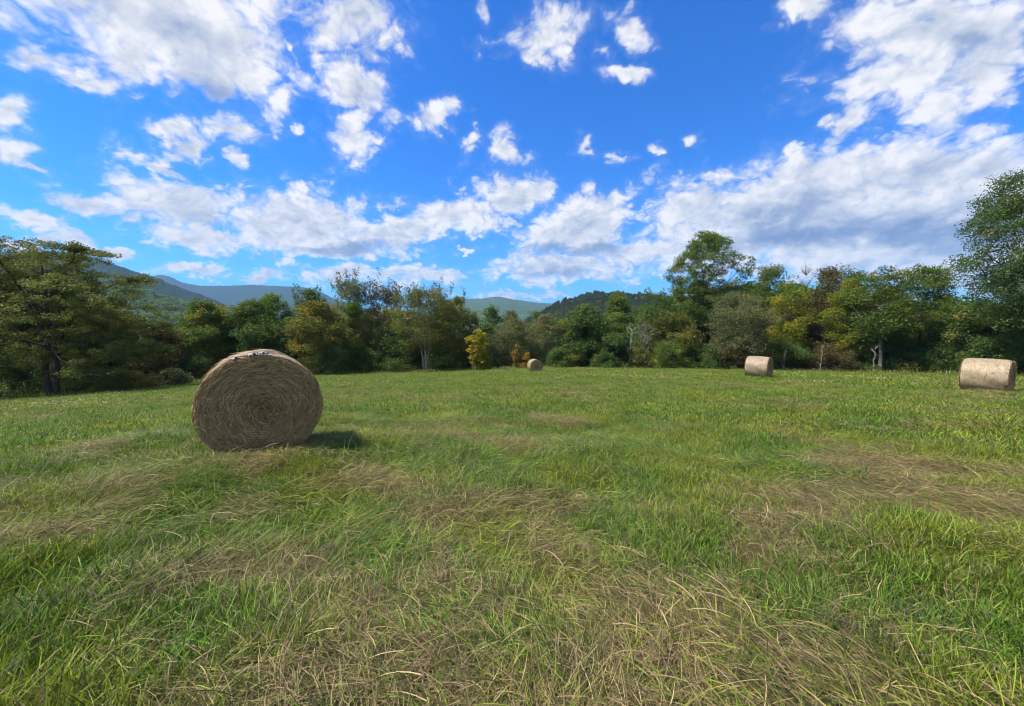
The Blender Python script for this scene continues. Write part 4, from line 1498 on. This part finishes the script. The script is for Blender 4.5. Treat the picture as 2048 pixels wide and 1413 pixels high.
def build_grass():
    protos = []
    # near: 0-3 upright green, 4-7 lying green/mixed, 8-11 lying straw, 12-13 upright dry stems
    for k in range(4):
        protos.append(clump(10 + k, 160, .17, .072 + .019 * k, .0031, .2, .10))
    for k in range(4):
        protos.append(clump(20 + k, 185, .26, .135 + .025 * k, .0030, .80, .08 + .09 * k, 0, 1.1))
    for k in range(4):
        protos.append(clump(30 + k, 190, .28, .145 + .025 * k, .0026, .97, .82, 0, 1.0))
    for k in range(2):
        protos.append(clump(40 + k, 20, .22, .135, .0025, .35, .5))
    # middle distance: 14-16 green, 17-18 straw
    for k in range(3):
        protos.append(clump(50 + k, 180, .42, .078 + .017 * k, .007, .3, .10))
    for k in range(2):
        protos.append(clump(60 + k, 150, .48, .14, .0065, .92, .75, 0, .8))
    # far: 19-21 green, 22-23 straw
    for k in range(3):
        protos.append(clump(70 + k, 190, .95, .09 + .018 * k, .016, .3, .12))
    for k in range(2):
        protos.append(clump(80 + k, 120, 1.0, .18, .020, .85, .7, 0, .7))
    rs = np.random.RandomState(77)
    P, Rr, S, I = [], [], [], []

    def zone(r0, r1, dens, half):
        n = int(dens * half * (r1 ** 2 - r0 ** 2))
        r = np.sqrt(r0 ** 2 + rs.rand(n) * (r1 ** 2 - r0 ** 2))
        a = (rs.rand(n) * 2 - 1) * half
        return r * np.sin(a), r * np.cos(a)
    for r0, r1, dens, half, kind in ((0.3, 3.2, 190, R(150), 0), (3.2, 6, 130, R(105), 0), (6, 10, 80, R(86), 0), (10, 17, 26, R(78), 1), (17, 27, 13, R(74), 1), (27, 42, 4.2, R(70), 2), (42, 75, 3.0, R(68), 2)):
        x, y = zone(r0, r1, dens, half)
        az = np.arctan2(x, y)
        keep = np.hypot(x, y) < edge_r(az) + 0.8
        x, y = x[keep], y[keep]
        n = len(x)
        z = ground_z(x, y)
        d = dryness(x, y) + rs.normal(size=n) * 0.07
        r = np.hypot(x, y)
        flow = (fbm(x * .6 + 11, y * .6 + 40, 3) - .5) * 16.0 + rs.normal(size=n) * .7
        sc = np.ones(n)
        if kind == 0:
            fresh = fbm(x * .9 + 70, y * .9 + 13, 3) + .3 * pmask(GREEN_G, x, y)
            lyingness = fbm(x * .6 + 5, y * .6 + 90, 3) + .22 * (1 - sstep(1.5, 5.0, r))
            up = rs.rand(n) < sstep(.42, .70, fresh) * .75 + .12
            straw = rs.rand(n) < sstep(.60, .82, d)
            idx = np.where(straw, 8 + rs.randint(0, 4, n), np.where(up, rs.randint(0, 4, n), 4 + rs.randint(0, 4, n)))
            short = (idx >= 4) & (idx < 8) & (rs.rand(n) > lyingness + .25)
            idx = np.where(short, rs.randint(0, 4, n), idx)
            stems = rs.rand(n) < .05 + .08 * straw
            idx = np.where(stems, 12 + rs.randint(0, 2, n), idx)
            sc = .75 + .5 * rs.rand(n)
            up_i = idx < 4
            sc = np.where(up_i, sc * (.65 + .55 * sstep(.35, .7, fresh)), sc)
        else:
            straw = rs.rand(n) < sstep(.55, .81, d)
            b = 14 if kind == 1 else 19
            idx = np.where(straw, b + 3 + rs.randint(0, 2, n), b + rs.randint(0, 3, n))
            sc = .7 + .55 * rs.rand(n)
        lie = ((idx >= 4) & (idx < 12)) | ((idx >= 17) & (idx < 19)) | (idx >= 22)
        rot = np.column_stack([rs.normal(size=n) * .08, rs.normal(size=n) * .08, np.where(lie, flow, rs.rand(n) * 6.28)])
        z = z - .012 + np.where((idx >= 8) & (idx < 12), .05 * rs.rand(n), 0)
        P.append(np.column_stack([x, y, z]))
        Rr.append(rot)
        S.append(np.column_stack([sc, sc, sc * (.8 + .4 * rs.rand(n))]))
        I.append(idx)
    # rank grass and weeds left standing along the foot of the trees
    n = 1500
    az = (rs.rand(n) * 2 - 1) * R(64)
    r = edge_r(az) + .4 + rs.normal(size=n) * .8
    x, y = r * np.sin(az), r * np.cos(az)
    P.append(np.column_stack([x, y, ground_z(x, y) - .03]))
    Rr.append(np.column_stack([rs.normal(size=n) * .1, rs.normal(size=n) * .1, rs.rand(n) * 6.28]))
    sc = .5 + .8 * rs.rand(n) ** 2
    S.append(np.column_stack([sc, sc, sc]))
    I.append(24 + rs.randint(0, 2, n))
    # spilled hay round the foot of each bale
    for bx, by, sc_ in BALES:
        n = 70
        a = rs.rand(n) * 6.28
        q = (.45 + .75 * rs.rand(n) ** 1.3) * sc_
        x, y = bx + q * np.cos(a), by + q * np.sin(a)
        P.append(np.column_stack([x, y, ground_z(x, y) + .015 * rs.rand(n)]))
        Rr.append(np.column_stack([rs.normal(size=n) * .15, rs.normal(size=n) * .15, rs.rand(n) * 6.28]))
        sc = .55 + .5 * rs.rand(n)
        S.append(np.column_stack([sc, sc, sc]))
        I.append(np.where(rs.rand(n) < .7, 8 + rs.randint(0, 4, n), rs.randint(0, 4, n)))
    for k in range(2):
        protos.append(clump(95 + k, 90, .9, .48, .03, .2, .25 + .3 * k))
    o = scatter('grass', np.concatenate(P), np.concatenate(Rr), np.concatenate(S), np.concatenate(I), protos)
    o['label'] = 'mown green grass with dry hay lying in it'


build_grass()


# ------------------------------------------------------------------ the air that turns the hills blue
def build_haze():
    m, t, out = new_mat('haze_air')
    v = t.n('ShaderNodeVolumePrincipled')
    v.inputs['Color'].default_value = (0.30, 0.58, 1.0, 1)
    v.inputs['Density'].default_value = 0.9e-4
    v.inputs['Anisotropy'].default_value = 0.0
    t.l(v.outputs[0], out.inputs['Volume'])
    a, lo, hi = 10200.0, -90.0, 690.0
    V = [(-a, -a, lo), (a, -a, lo), (a, a, lo), (-a, a, lo), (-a, -a, hi), (a, -a, hi), (a, a, hi), (-a, a, hi)]
    F = [(0, 3, 2, 1), (4, 5, 6, 7), (0, 1, 5, 4), (1, 2, 6, 5), (2, 3, 7, 6), (3, 0, 4, 7)]
    o = link('haze', mesh_np('haze', V, np.array(F), m))
    o['kind'] = 'stuff'


build_haze()
